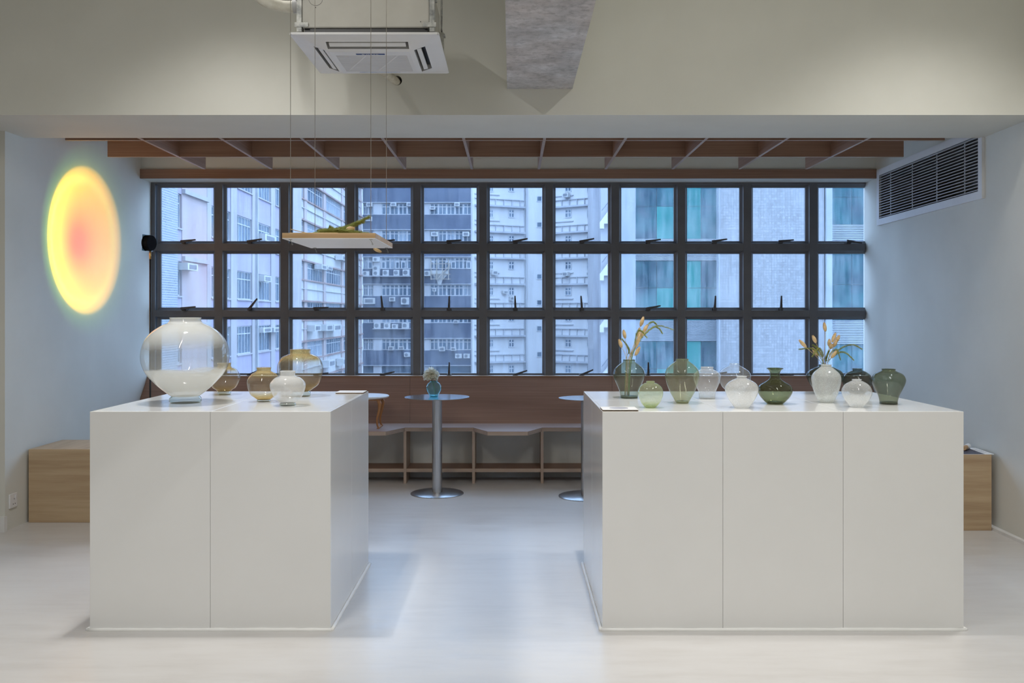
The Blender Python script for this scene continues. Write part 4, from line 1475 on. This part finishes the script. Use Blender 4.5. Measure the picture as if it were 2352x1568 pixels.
M['x_lav'] = facade_mat('lavender_render', (0.50, 0.46, 0.60), (0.60, 0.56, 0.69))  # far fronts in pale low-contrast colours, the rain haze put into them
M['x_beige'] = facade_mat('grey_beige_render', (0.55, 0.53, 0.55), (0.66, 0.63, 0.64))
M['x_pink'] = facade_mat('pinkish_render', (0.62, 0.52, 0.53), (0.70, 0.60, 0.61))
M['x_white'] = facade_mat('stained_white_render', (0.62, 0.62, 0.64), (0.80, 0.80, 0.80))
M['x_rust'] = facade_mat('pale_red_trim', (0.42, 0.31, 0.30), (0.54, 0.41, 0.39))
M['x_pier'] = facade_mat('pale_pink_pier', (0.60, 0.52, 0.52), (0.68, 0.60, 0.60))
M['x_blue'] = facade_mat('dark_blue_grey_tile', (0.145, 0.185, 0.27), (0.22, 0.265, 0.36))
M['x_bluewhite'] = facade_mat('pale_panel', (0.68, 0.68, 0.72), (0.80, 0.80, 0.82))
M['x_tower'] = facade_mat('pale_tower_render', (0.78, 0.78, 0.80), (0.88, 0.88, 0.89))
M['x_tower_line'] = facade_mat('tower_ledge', (0.58, 0.59, 0.64), (0.66, 0.67, 0.71))
M['x_frame'] = plain('pale_window_frame', (0.66, 0.68, 0.72), (0.78, 0.8, 0.84), 0.5, 2)
M['x_ac'] = plain('outdoor_unit_white', (0.70, 0.71, 0.72), (0.82, 0.82, 0.82), 0.5, 2)
M['x_ac_dark'] = plain('outdoor_unit_fan', (0.28, 0.30, 0.34), (0.38, 0.40, 0.44), 0.5, 4)
M['x_ground'] = plain('street_asphalt', (0.10, 0.10, 0.11), (0.16, 0.16, 0.17), 0.9, 0.4)
M['x_pipe'] = plain('pale_drain_pipe', (0.60, 0.62, 0.66), (0.70, 0.72, 0.76), 0.6, 1)
M['x_tarp'] = plain('white_tarpaulin', (0.78, 0.78, 0.78), (0.85, 0.85, 0.85), 0.6, 2)
M['x_bamboo'] = plain('bamboo_pole', (0.55, 0.50, 0.45), (0.62, 0.57, 0.50), 0.7, 1)
M['x_louver'] = plain('pale_louvre', (0.60, 0.66, 0.72), (0.68, 0.74, 0.80), 0.5, 1)


def glassy(name, c1, c2, rough=0.12, sc_=(0.5, 0.5, 0.12), spec=0.5):
    return plain(name, c1, c2, rough, 1.0, sc_, lo=0.38, hi=0.62, spec=spec, detail=5)


M['x_win'] = glassy('dusky_window', (0.13, 0.20, 0.28), (0.24, 0.33, 0.42), 0.2, (3, 3, 0.5))
M['x_win2'] = glassy('blueish_window', (0.17, 0.25, 0.34), (0.30, 0.40, 0.50), 0.2, (3, 3, 0.5))
M['x_curtain'] = glassy('curtained_window', (0.36, 0.44, 0.55), (0.52, 0.60, 0.68), 0.4, (6, 6, 0.4))
M['x_teal'] = glassy('teal_curtain_glass', (0.04, 0.38, 0.38), (0.11, 0.50, 0.48), 0.08)
M['x_teal_dark'] = glassy('dark_teal_curtain_glass', (0.03, 0.15, 0.21), (0.11, 0.33, 0.37), 0.08, (0.7, 0.7, 0.7))

# tile walls
def tiled(name, c, mortar, sx, sz, msize, off=0.5, ny=None):
    m, nt, b = new_mat(name)
    b.inputs['Roughness'].default_value = 0.5
    g = nt.nodes.new('ShaderNodeNewGeometry')
    sp_ = nt.nodes.new('ShaderNodeSeparateXYZ')
    nt.links.new(g.outputs['Position'], sp_.inputs[0])
    ad = nd(nt, 'ShaderNodeMath', operation='ADD')
    nt.links.new(sp_.outputs['X'], ad.inputs[0])
    nt.links.new(sp_.outputs['Y'], ad.inputs[1])
    cb = nt.nodes.new('ShaderNodeCombineXYZ')
    nt.links.new(ad.outputs[0], cb.inputs['X'])
    nt.links.new(sp_.outputs['Z'], cb.inputs['Y'])
    br_ = nt.nodes.new('ShaderNodeTexBrick')
    br_.offset = off
    br_.inputs['Scale'].default_value = 1
    br_.inputs['Brick Width'].default_value = sx
    br_.inputs['Row Height'].default_value = sz
    br_.inputs['Mortar Size'].default_value = msize
    br_.inputs['Color1'].default_value = (*c, 1)
    br_.inputs['Color2'].default_value = (*[x * 0.82 for x in c], 1)
    br_.inputs['Mortar'].default_value = (*mortar, 1)
    nt.links.new(cb.outputs[0], br_.inputs['Vector'])
    nt.links.new(br_.outputs['Color'], b.inputs['Base Color'])
    return m


M['x_brick'] = tiled('grey_wall_tiles', (0.43, 0.48, 0.55), (0.72, 0.74, 0.78), 0.30, 0.115, 0.016)
M['x_tile'] = tiled('white_square_tiles', (0.70, 0.70, 0.72), (0.50, 0.51, 0.54), 0.135, 0.135, 0.011, 0.0)


# bring every exterior colour down together, in balance with the stronger sky
for _k, _m in M.items():
    if _k.startswith('x_'):
        for _n in _m.node_tree.nodes:
            if _n.type == 'VALTORGB':
                for _e in _n.color_ramp.elements:
                    _e.color = [0.70 * c ** 1.3 for c in _e.color[:3]] + [1]
            elif _n.type == 'TEX_BRICK':
                for _i in ('Color1', 'Color2', 'Mortar'):
                    _n.inputs[_i].default_value = [0.70 * c ** 1.3 for c in _n.inputs[_i].default_value[:3]] + [1]


class Facade:
    """a vertical plane through two plan points given as (photo x, depth); pieces are placed in (photo x, height)"""

    def __init__(self, ax_, ay_, bx_, by_):
        self.A = Vector(((ax_ - HX) * ay_ / F, ay_, 0))
        self.B = Vector(((bx_ - HX) * by_ / F, by_, 0))
        d = self.B - self.A
        self.len = d.length
        self.t = d.normalized()
        n = Vector((self.t.y, -self.t.x, 0))
        if n.dot(-self.A) < 0:
            n = -n
        self.n = n

    def u(self, px):
        k = (px - HX) / F
        # A + u t = Y (k, 1)
        return (k * self.A.y - self.A.x) / (self.t.x - k * self.t.y)

    def depth(self, px):
        return self.A.y + self.u(px) * self.t.y

    def z(self, px, py):
        return CH - (py - HY) * self.depth(px) / F

    def box(self, mb, u0, u1, z0, z1, n0, n1):
        p = []
        for z in (z0, z1):
            for u_, n_ in ((u0, n0), (u1, n0), (u1, n1), (u0, n1)):
                q = self.A + self.t * u_ + self.n * n_
                p.append((q.x, q.y, z))
        return mb.hexa(p)

    def part(self, name, mat, parent, u0, u1, z0, z1, n0, n1, **kw):
        return self.box(MB(), u0, u1, z0, z1, n0, n1).build(name, mat, parent, **kw)

    def pxpart(self, name, mat, parent, x0, x1, y0, y1, n0, n1, **kw):
        u0, u1 = self.u(x0), self.u(x1)
        xc = (x0 + x1) / 2
        return self.part(name, mat, parent, u0, u1, self.z(xc, y1), self.z(xc, y0), n0, n1, **kw)

    def window(self, parent, u0, u1, z0, z1, n, cols=2, top=0.0, pane='x_win', fw=0.05, frame='x_frame'):
        """framed window: glazing bars and one sheet of glass behind"""
        mb = MB()
        self.box(mb, u0, u1, z1 - fw, z1, n, n + 0.06)
        self.box(mb, u0, u1, z0, z0 + fw, n, n + 0.06)
        for k in range(cols + 1):
            c = u0 + (u1 - u0) * k / cols
            c = min(max(c, u0 + fw / 2), u1 - fw / 2)
            self.box(mb, c - fw / 2, c + fw / 2, z0 + fw, z1 - fw, n, n + 0.06)
        if top:
            zz_ = z1 - (z1 - z0) * top
            self.box(mb, u0 + fw, u1 - fw, zz_ - fw / 2, zz_ + fw / 2, n, n + 0.062)
        w = mb.build('window', frame, parent)
        self.part('pane', pane, w, u0 + fw * 0.4, u1 - fw * 0.4, z0 + fw * 0.4, z1 - fw * 0.4, n + 0.005, n + 0.02)
        return w


GZ = -22.0
MB().box(-60, 60, 8.2, 150, GZ - 1, GZ).build('street_ground', 'x_ground', kind='structure')


# our own building's street front around the window: shades and reflects in the glass across the street
own = empty('wall_street_front', (0, 8.2, GZ), kind='structure')
M['x_own'] = plain('own_street_render', (0.20, 0.22, 0.26), (0.30, 0.32, 0.36), 0.85, 1.0, (1.6, 1.6, 0.22), lo=0.3, hi=0.7)
M['x_own_win'] = plain('own_dark_windows', (0.05, 0.07, 0.09), (0.09, 0.11, 0.14), 0.2, 2.0)
for _a, _b, _c, _d in [(-40, XL - 0.45, GZ, 30), (XR(7.9) + 0.45, 45, GZ, 30), (XL - 0.45, XR(7.9) + 0.45, GZ, 0.50), (XL - 0.45, XR(7.9) + 0.45, 2.80, 30)]:
    bx('street_render', _a, _b, 7.92, 8.12, _c, _d, 'x_own', own)
for _k in range(-6, 8):
    if _k == 0:
        for _a, _b in [(-39, -4), (4, 44)]:
            bx('window_band', _a, _b, 8.12, 8.16, 0.8, 2.4, 'x_own_win', own)
    else:
        bx('window_band', -39, 44, 8.12, 8.16, 0.8 + 3.6 * _k, 2.4 + 3.6 * _k, 'x_own_win', own)


def unit_ac(fc, x0, x1, y0, y1, label, group, n0=0.0, d=0.35, fan=True):
    """air conditioner box on a facade: casing, fan or grille"""
    xc = (x0 + x1) / 2
    u0, u1 = fc.u(x0), fc.u(x1)
    z0, z1 = fc.z(xc, y1), fc.z(xc, y0)
    c = fc.A + fc.t * ((u0 + u1) / 2) + fc.n * n0
    root = empty('outdoor_air_conditioner', (c.x, c.y, z0), label, 'air conditioner', group)
    fc.part('casing', 'x_ac', root, u0, u1, z0, z1, n0, n0 + d)
    if fan:
        cu, cz, r_ = u0 + (u1 - u0) * 0.42, (z0 + z1) / 2, 0.36 * min(u1 - u0, z1 - z0)
        o = fc.A + fc.t * cu + fc.n * (n0 + d)
        vs = []
        for off in (0, 0.02):
            for k in range(16):
                a = 2 * math.pi * k / 16
                q = o + fc.t * (r_ * math.cos(a)) + fc.n * off
                vs.append((q.x, q.y, cz + r_ * math.sin(a)))
        MB().add(vs, [tuple(range(16)), tuple(range(16, 32))] + [(k, (k + 1) % 16, 16 + (k + 1) % 16, 16 + k) for k in range(16)]).build('fan_guard', 'x_ac_dark', root)
    else:
        w, h = u1 - u0, z1 - z0
        fc.part('grille', 'x_ac_dark', root, u0 + w * 0.16, u1 - w * 0.16, z0 + h * 0.2, z1 - h * 0.2, n0 + d, n0 + d + 0.02)
    return root


# --- grey tiled block at the far left edge
fb = Facade(340, 41.5, 408, 45.2)
tb_ = empty('tiled_block', (fb.A.x, fb.A.y, GZ), 'grey glazed tile wall seen past the window edge', 'building')
fb.part('wall', 'x_brick', tb_, -6, fb.len, GZ, 16, -4.0, 0)

# --- lavender industrial building running away along the street
XP = -17.1
f2 = Facade(HX + XP / 46.0 * F, 46.0, HX + XP / 74.5 * F, 74.5)
b2 = empty('lavender_building', (XP, 60, GZ), 'lavender rendered factory building with grey piers and tall barred windows', 'building')
f2.part('core', 'x_win', b2, 0.4, f2.len, GZ, 17, -9.0, -0.45)
tops = [0.57 + 3.47 * k for k in range(-2, 4)]
WH = 1.78
bays = [(395, 416), (484, 529), (543, 578), (590, 621), (631, 660)]
ub = [(f2.u(a), f2.u(b_)) for a, b_ in bays]
for k, zt0 in enumerate(tops):
    lowz = tops[k - 1] if k else GZ
    f2.part('spandrel', 'x_lav' if k != 3 else 'x_lav', b2, 0.4, f2.len, zt0, zt0 + 3.47 - WH if k < len(tops) - 1 else 17, -0.45, 0.0)
f2.part('spandrel', 'x_lav', b2, 0.4, f2.len, GZ, tops[0] - WH, -0.45, 0.0)
piers = [(0.4, max(0.9, ub[0][0]))] + [(ub[i][1], ub[i + 1][0]) for i in range(4)] + [(ub[4][1], f2.len)]
for i, (a, b_) in enumerate(piers):
    if i == 1:     # broad blank bay
        f2.part('blank_bay', 'x_pink', b2, a + 0.05, b_ - 0.75, GZ, 17, -0.45, 0.03)
        f2.part('pier', 'x_beige', b2, b_ - 0.75, b_, GZ, 17, -0.45, 0.05)
    else:
        f2.part('pier', 'x_beige', b2, a, b_, GZ, 17, -0.45, 0.05)
for zt0 in tops:
    f2.part('lintel_ledge', 'x_beige', b2, ub[0][1] + 0.05, ub[1][0] - 0.75, zt0 + 0.05, zt0 + 0.28, 0.03, 0.20)
    for i, (a, b_) in enumerate(ub):
        f2.window(b2, a, b_, zt0 - WH, zt0, -0.14, 5, 0.28, 'x_win2' if (i + int(zt0)) % 2 else 'x_win', 0.06)
        f2.part('sill', 'x_beige', b2, a - 0.05, b_ + 0.05, zt0 - WH - 0.08, zt0 - WH, -0.1, 0.10)
f2.part('drain_pipe', 'x_pipe', b2, f2.u(586) - 0.08, f2.u(586) + 0.08, GZ, 17, 0.05, 0.20)
gL = 'window air conditioners on the lavender building'
lL = 'white window air conditioner box on the lavender factory building'
for r4 in [(592, 618, 540, 556), (590, 607, 633, 647), (409, 433, 605, 621), (588, 608, 752, 763), (613, 633, 752, 762)]:
    unit_ac(f2, *r4, lL, gL, 0.0, 0.5, False)

# --- white factory with pale red trim, further along the same side
XQ = -18.3
f3 = Facade(HX + XQ / 76.6 * F, 76.6, HX + XQ / 111.7 * F, 111.7)
b3 = empty('white_factory', (XQ, 94, GZ), 'stained white factory block with red trimmed ribbon windows', 'building')
f3.part('core', 'x_win', b3, 0, f3.len, GZ, 24, -9.0, -0.4)
f3.part('end_wall', 'x_white', b3, -0.02, 0.3, GZ, 24, -9.0, 0.0)
tops3 = [5.96 + 3.53 * k for k in range(-4, 4)]
for k, zt0 in enumerate(tops3):
    z1_ = zt0 + 3.53 - 1.58 if k < len(tops3) - 1 else 24
    f3.part('spandrel', 'x_white', b3, 0, f3.len, zt0, z1_, -0.4, 0.0)
    f3.part('canopy', 'x_rust', b3, 0, f3.len, zt0 - 0.02, zt0 + 0.12, 0.0, 0.25)
    f3.part('sill', 'x_rust', b3, 0, f3.len, zt0 - 1.58 - 0.12, zt0 - 1.58 + 0.02, -0.3, 0.14)
    f3.part('conduit', 'x_pipe', b3, 0, f3.len, zt0 + 1.10, zt0 + 1.16, 0.0, 0.12)
f3.part('spandrel', 'x_white', b3, 0, f3.len, GZ, tops3[0] - 1.58, -0.4, 0.0)
up = [f3.u(676), f3.u(700), f3.u(744), f3.u(785), f3.u(816), f3.len - 0.56]
for u_ in up:
    f3.part('pier', 'x_pier', b3, u_ - 0.55, u_ + 0.55, GZ, 24, -0.4, 0.10)
for k, zt0 in enumerate(tops3):
    for i in range(len(up) - 1):
        f3.window(b3, up[i] + 0.55, up[i + 1] - 0.55, zt0 - 1.58, zt0 - 0.02, -0.12, 7, 0.3, ['x_win2', 'x_curtain', 'x_win'][(i * 2 + k) % 3], 0.07)
gW = 'air conditioners on the stained white factory'
lW = 'air conditioner box bracketed to the stained white factory'
for r4 in [(768, 778, 587, 598), (778, 789, 586, 601), (719, 731, 608, 619), (733, 745, 612, 620), (702, 717, 746, 760), (730, 746, 745, 759), (748, 766, 745, 759), (736, 752, 826, 842), (770, 780, 822, 838)]:
    unit_ac(f3, *r4, lW, gW, 0.115, 0.7, False)

# --- dark banded building closing the street
f4 = Facade(833, 112.8, 1098, 112.8)
b4 = empty('banded_building', ((f4.A.x + f4.B.x) / 2, 112.6, GZ), 'dark blue-grey banded factory building with rows of white framed windows', 'building')
f4.part('core', 'x_win', b4, 0, f4.len, GZ, 28, -10.0, -0.35)
sF = 112.6 / F


def z4(py):
    return CH - (py - HY) * sF


wt = [466 + 62.3 * k for k in range(-2, 9)]
for k, y in enumerate(wt):
    yb_ = y + 27
    nxt = wt[k + 1] if k < len(wt) - 1 else 1200
    f4.pxpart('band', 'x_blue', b4, 833, 1083, yb_, nxt, -0.35, 0.0)
    f4.pxpart('band_ledge', 'x_tower_line', b4, 833, 1086, y - 1.6, y, 0.0, 0.25)
    f4.pxpart('white_infill', 'x_bluewhite', b4, 857.5, 876, y, yb_, -0.35, -0.02)
    f4.pxpart('white_infill', 'x_bluewhite', b4, 974, 987.5, y, yb_, -0.35, -0.02)
f4.part('band', 'x_blue', b4, 0, f4.u(1083), z4(wt[0]), 28, -0.35, 0.0)
f4.pxpart('end_strip', 'x_bluewhite', b4, 1083, 1098, 200, 1200, -0.35, 0.05)
rng = random.Random(11)
for k, y in enumerate(wt[1:8]):
    for a, b_, cnt in [(834, 857, 2), (876, 974, 5), (987.5, 1083, 5)]:
        for i in range(cnt):
            xa, xb = a + (b_ - a) * i / cnt, a + (b_ - a) * (i + 1) / cnt
            f4.window(b4, f4.u(xa), f4.u(xb), z4(y + 26.5), z4(y), -0.25, 2, 0.3, rng.choice(['x_win', 'x_win2', 'x_curtain', 'x_win2']), 0.11)
gK = 'air conditioners on the banded building'
lK1 = 'white window air conditioner set in a window row of the dark banded building'
lK3 = 'white air conditioner box fixed on a dark band below the windows of the banded building'
for r4 in [(843, 856, 466, 475), (898, 911, 466, 474), (935, 946, 466, 474), (893, 905, 795, 804), (916, 928, 795, 803),
           (988, 1000, 474, 482), (1044, 1056, 466, 474), (991, 1006, 533, 543), (1063, 1078, 533, 543), (994, 1002, 662, 669), (1042, 1053, 735, 742), (1009, 1022, 796, 806), (1036, 1048, 797, 805)]:
    unit_ac(f4, *r4, lK1, gK, 0.0, 0.5, False)
for r4 in [(841, 855, 498, 508), (895, 908, 682, 692)]:
    unit_ac(f4, *r4, lK3, 'boxes on the dark bands', 0.0, 0.5, False)
unit_ac(f4, 836, 862, 684, 698, 'widest air conditioner box on the banded building, in a cage on a dark band', None, 0.0, 0.5, False)
for r4 in [(833, 849, 623, 633), (880, 894, 620, 633), (905, 918, 620, 633), (926, 941, 619, 633), (975, 989, 622, 634)]:
    unit_ac(f4, *r4, 'outdoor fan unit in the row beside the white tarpaulin on the banded building', 'fan units in the tarpaulin row', 0.0, 0.55, True)
for r4 in [(857, 873, 591, 601), (857, 873, 611, 622), (857, 873, 622, 633)]:
    unit_ac(f4, *r4, 'outdoor fan unit in the only vertical stack on the banded building', 'stacked fan units', 0.0, 0.55, True)
for r4 in [(860, 875, 741, 754), (883, 898, 742, 754), (901, 915, 744, 754), (924, 940, 741, 754)]:
    unit_ac(f4, *r4, 'outdoor fan unit on the four-unit shelf of the banded building', 'fan units on the four-unit shelf', 0.0, 0.55, True)
for r4 in [(1046, 1061, 812, 822), (1065, 1079, 812, 822)]:
    unit_ac(f4, *r4, 'outdoor fan unit of the pair hung under the windows of the banded building', 'pair of fan units', 0.0, 0.55, True)
unit_ac(f4, 922, 940, 683, 699, 'large single outdoor fan unit on a dark band near the caged box', None, 0.0, 0.55, True)
unit_ac(f4, 929, 942, 809, 819, 'small single outdoor fan unit on a lower dark band of the banded building', None, 0.0, 0.55, True)
f4.pxpart('unit_shelf', 'x_tower_line', b4, 834, 974, 633.5, 635.5, 0.0, 0.9)
f4.pxpart('unit_shelf', 'x_tower_line', b4, 858, 944, 754, 755.5, 0.0, 0.9)
for (a, b_) in [(845, 856), (876, 886), (908, 918), (921, 932), (987, 997), (1023, 1034), (1036, 1047), (1071, 1082)]:
    f4.window(b4, f4.u(a), f4.u(b_), z4(617), z4(600), 0.02, 1, 0, 'x_win', 0.12)
# bamboo scaffold and tarpaulin
scf = empty('bamboo_scaffold', (f4.A.x + f4.u(1010), 112, z4(643)), 'small bamboo scaffold hung on the dark banded building', 'scaffold')
for x in (991, 1004, 1017, 1031):
    f4.pxpart('pole', 'x_bamboo', scf, x - 0.9, x + 0.9, 596, 643, 0.6, 0.75)
for y in (606, 630, 641):
    f4.pxpart('ledger', 'x_bamboo', scf, 989.5, 1036, y - 0.8, y + 0.8, 0.5, 0.62)
    for x in (991, 1031) if y != 630 else ():
        f4.pxpart('putlog', 'x_bamboo', scf, x - 0.7, x + 0.7, y - 0.6, y + 0.6, 0.0, 0.62)
q0, q1 = f4.u(1006), f4.u(1034)
mb = MB()
pA = f4.A + f4.t * q0 + f4.n * 0.7
pB = f4.A + f4.t * q1 + f4.n * 0.7
mb.tube([(pA.x, pA.y, z4(641)), (pB.x, pB.y, z4(609))], 0.06, 6)
mb.build('brace', 'x_bamboo', scf)
vs, fs = [], []
nu, nv = 12, 7
for j in range(nv):
    for i in range(nu):
        t, v = i / (nu - 1), j / (nv - 1)
        x = 991.5 + 40 * t
        y = 621 + (8 + 16 * math.sin(math.pi * min(1, t * 1.05)) + (9 if 0.35 < t < 0.6 else 0)) * v
        pt = f4.A + f4.t * f4.u(x) + f4.n * (0.50 - 0.16 * v + 0.10 * math.sin(6 * t + 3 * v) * v)
        vs.append((pt.x, pt.y, z4(y)))
for j in range(nv - 1):
    for i in range(nu - 1):
        a = j * nu + i
        fs.append((a, a + 1, a + 1 + nu, a + nu))
MB().add(vs, fs).build('tarpaulin', 'x_tarp', smooth=True, label='white tarpaulin slung under the bamboo scaffold', cat='tarpaulin')

# --- pale apartment tower with two angled wings
Yt = 100.0
f5l = Facade(1085, 97.0, 1204, 99.6)
f5r = Facade(1262, 99.8, 1380, 96.2)
f5m = Facade(1203, 99.8, 1264, 99.8)
b5 = empty('apartment_tower', ((1225 - HX) * Yt / F, Yt, GZ), 'pale apartment tower with small windows and ledges at every floor', 'building')
for fc in (f5l, f5r, f5m):
    fc.part('wall', 'x_tower', b5, 0, fc.len, GZ, 31, -0.4, 0)
tw = [421 + 59.5 * k for k in range(-1, 8)]
for k, y in enumerate(tw):
    for (fc, a, b_) in [(f5l, 1122, 1133), (f5l, 1167.5, 1181), (f5r, 1298, 1313), (f5r, 1348, 1363)]:
        xc = (a + b_) / 2
        fc.window(b5, fc.u(a), fc.u(b_), fc.z(xc, y + 19.5), fc.z(xc, y), 0.01, 2, 0.42, rng.choice(['x_win', 'x_win2', 'x_win2']), 0.10)
    f5m.window(b5, f5m.u(1232.5), f5m.u(1245), f5m.z(1238, y + 29 + 13), f5m.z(1238, y + 29), 0.01, 1, 0, 'x_win', 0.08)
    for fc, a, b_ in ((f5l, 1090, 1203), (f5r, 1266, 1370)):
        xc = (a + b_) / 2
        zl, zh = fc.z(xc, y + 53.0), fc.z(xc, y + 36.5)
        fc.part('ledge', 'x_tower_line', b5, fc.u(a), fc.u(b_), zl - 0.09, zl + 0.09, 0, 0.45)
        fc.part('rail', 'x_tower_line', b5, fc.u(a), fc.u(b_), zh - 0.04, zh + 0.04, 0.02, 0.16)
        for j in range(6):
            uu = fc.u(a) + (fc.u(b_) - fc.u(a)) * (j + 0.5) / 6
            fc.part('post', 'x_tower_line', b5, uu - 0.04, uu + 0.04, zl, zh, 0.02, 0.14)
        zc = fc.z(xc, y + 27)
        fc.part('string_course', 'x_tower_line', b5, fc.u(a), fc.u(a) + (fc.u(b_) - fc.u(a)) * 0.5, zc - 0.04, zc + 0.04, 0, 0.12)
for x in (1203.5, 1208.5):
    f5m.pxpart('drain_pipe', 'x_pipe', b5, x - 1, x + 1, 100, 1150, 0, 0.25)
f5r.pxpart('drain_pipe', 'x_pipe', b5, 1367.5, 1370, 100, 1150, 0, 0.25)
gT = 'air conditioners on the apartment tower'
lT = 'small air conditioner unit on the pale apartment tower'
for fc, r4, n_ in [(f5r, (1298, 1311, 444, 454), 0.115), (f5r, (1298, 1310, 625, 634), 0.115), (f5r, (1352, 1363, 625, 634), 0.0), (f5l, (1168, 1176, 681, 690), 0.0),
                   (f5l, (1152, 1163, 668, 674), 0.0), (f5l, (1126, 1138, 622, 631), 0.115)]:
    unit_ac(fc, *r4, lT, gT, n_, 0.5, False)

# --- white stair block between tower and glass building
f6 = Facade(1366, 88, 1475, 88)
b6 = empty('stair_block', ((1420 - HX) * 88 / F, 88, GZ), 'white ribbed stair block with stepped open stair flights', 'building')
f6.part('wall', 'x_tower_line', b6, f6.u(1380), f6.len, GZ, 26, -8, 0)
f6.part('recess_wall', 'x_tower_line', b6, 0, f6.u(1380), GZ, 26, -8, -1.5)
for k in range(14):
    x = 1436 + 2.0 * k
    if x < 1462:
        f6.pxpart('rib', 'x_tower_line', b6, x, x + 0.7, 300, 1000, 0, 0.10)
z6 = lambda y: CH - (y - HY) * 88 / F
for k in range(-1, 5):
    yy = 560 + 118 * k - 118
    pts = []
    n = 9
    # stepped underside, straight parapet on top
    x0, x1 = 1376, 1458
    ytop0, ytop1 = yy + 62, yy - 40
    lower = []
    for i in range(n):
        xa = x0 + (x1 - x0) * i / n
        xb = x0 + (x1 - x0) * (i + 1) / n
        ya = ytop0 + (ytop1 - ytop0) * (i + 1) / n + 34
        lower += [(xa, ya), (xb, ya)]
    outline = [(x0, ytop0 + 8)] + lower + [(x1, ytop1)]
    V = []
    for off in (0.3, 0.9):
        for x, y in outline:
            q_ = f6.A + f6.t * f6.u(x) + f6.n * off
            V.append((q_.x, q_.y, z6(y)))
    nn = len(outline)
    MB().add(V, [tuple(range(nn)), tuple(range(2 * nn - 1, nn - 1, -1))] + [(i, (i + 1) % nn, nn + (i + 1) % nn, nn + i) for i in range(nn)]).build('stair_flight', 'x_tarp', b6)
    f6.pxpart('landing_slab', 'x_ac_dark', b6, 1380, 1461, yy + 70, yy + 71.2, 0, 0.5)
    for i in range(5):
        f6.pxpart('tread', 'x_ac_dark', b6, 1428 + 6.5 * i, 1440 + 6.5 * i, yy + 8 - 14 * i, yy + 9 - 14 * i, 0.9, 1.1)
    qa = f6.A + f6.t * f6.u(1380) + f6.n * 1.0
    qb = f6.A + f6.t * f6.u(1460) + f6.n * 1.0
    MB().tube([(qa.x, qa.y, z6(yy + 44)), (qb.x, qb.y, z6(yy - 58))], 0.05, 6).build('handrail', 'x_ac_dark', b6)

# --- teal glass office with tiled wall
Yg = 46.0
f7 = Facade(1461, Yg, 2140, Yg)
b7 = empty('glass_office', ((1750 - HX) * Yg / F, Yg, GZ), 'teal glass office block with white tiled wall and louvre bands', 'building')
f7.part('core', 'x_louver', b7, 0, f7.len, GZ, 15, -12, -0.25)
f7.pxpart('tiled_wall', 'x_tile', b7, 1653, 1893, 95, 1760, -0.25, 0.0)
f7.pxpart('corner_wall', 'x_tile', b7, 2010, 2140, 95, 1760, -0.25, 0.0)
f7.pxpart('pilaster', 'x_louver', b7, 1896, 1910, 95, 1760, -0.25, 0.12)
f7.pxpart('pilaster', 'x_louver', b7, 1646.5, 1653, 95, 1760, -0.25, 0.15)
f7.pxpart('drain_pipe', 'x_pipe', b7, 1648, 1651, 95, 1760, 0.15, 0.26)
gcols = [(1461, 1509), (1509, 1560), (1560, 1611), (1611, 1646.5)]
zones = [(212, 360), (410, 548), (598, 735), (783, 922), (972, 1110)]
louv = [(360, 410), (548, 598), (735, 783), (922, 972)]
for zi_, (ya, yb_) in enumerate(zones):
    ysplit = ya + (yb_ - ya) * 0.46
    for ci, (xa, xb) in enumerate(gcols):
        for pa, pb in ((ya, ysplit), (ysplit, yb_)):
            mt = 'x_teal' if ci == 2 or (ci == 1 and pb == yb_) else 'x_teal_dark'
            f7.pxpart('glass_pane', mt, b7, xa + 0.5, xb - 0.5, pa + 0.4, pb - 0.4, -0.25, -0.10)
for (ya, yb_) in louv:
    mb = MB()
    nl = 16
    for i in range(nl):
        yy = ya + (yb_ - ya) * (i + 0.5) / nl
        f7.box(mb, f7.u(1461), f7.u(1646.5), f7.z(1550, yy + 0.85), f7.z(1550, yy - 0.85), -0.25, -0.04)
    mb.build('louvre', 'x_louver', b7, kind='stuff')
z2_ = [(390, 515), (572, 735), (790, 930), (980, 1110)]
l2_ = [(330, 390), (515, 572), (735, 790), (930, 980)]
for (ya, yb_) in z2_:
    for xa, xb in ((1910, 1958), (1958, 2010)):
        ys = (ya + yb_) / 2
        for pa, pb in ((ya, ys), (ys, yb_)):
            f7.pxpart('glass_pane', 'x_teal_dark', b7, xa + 0.5, xb - 0.5, pa + 0.4, pb - 0.4, -0.25, -0.10)
for (ya, yb_) in l2_:
    mb = MB()
    nl = 14
    for i in range(nl):
        yy = ya + (yb_ - ya) * (i + 0.5) / nl
        f7.box(mb, f7.u(1910), f7.u(2010), f7.z(1960, yy + 1.2), f7.z(1960, yy - 1.2), -0.25, -0.04)
    mb.build('louvre', 'x_louver', b7, kind='stuff')
# far closing block so that no gap opens between the buildings from another viewpoint
bk = empty('distant_block', (0, 140, GZ), 'plain pale block in the distance behind the street', 'building')
MB().box(-50, 60, 138, 146, GZ, 30).build('wall', 'x_tower', bk)
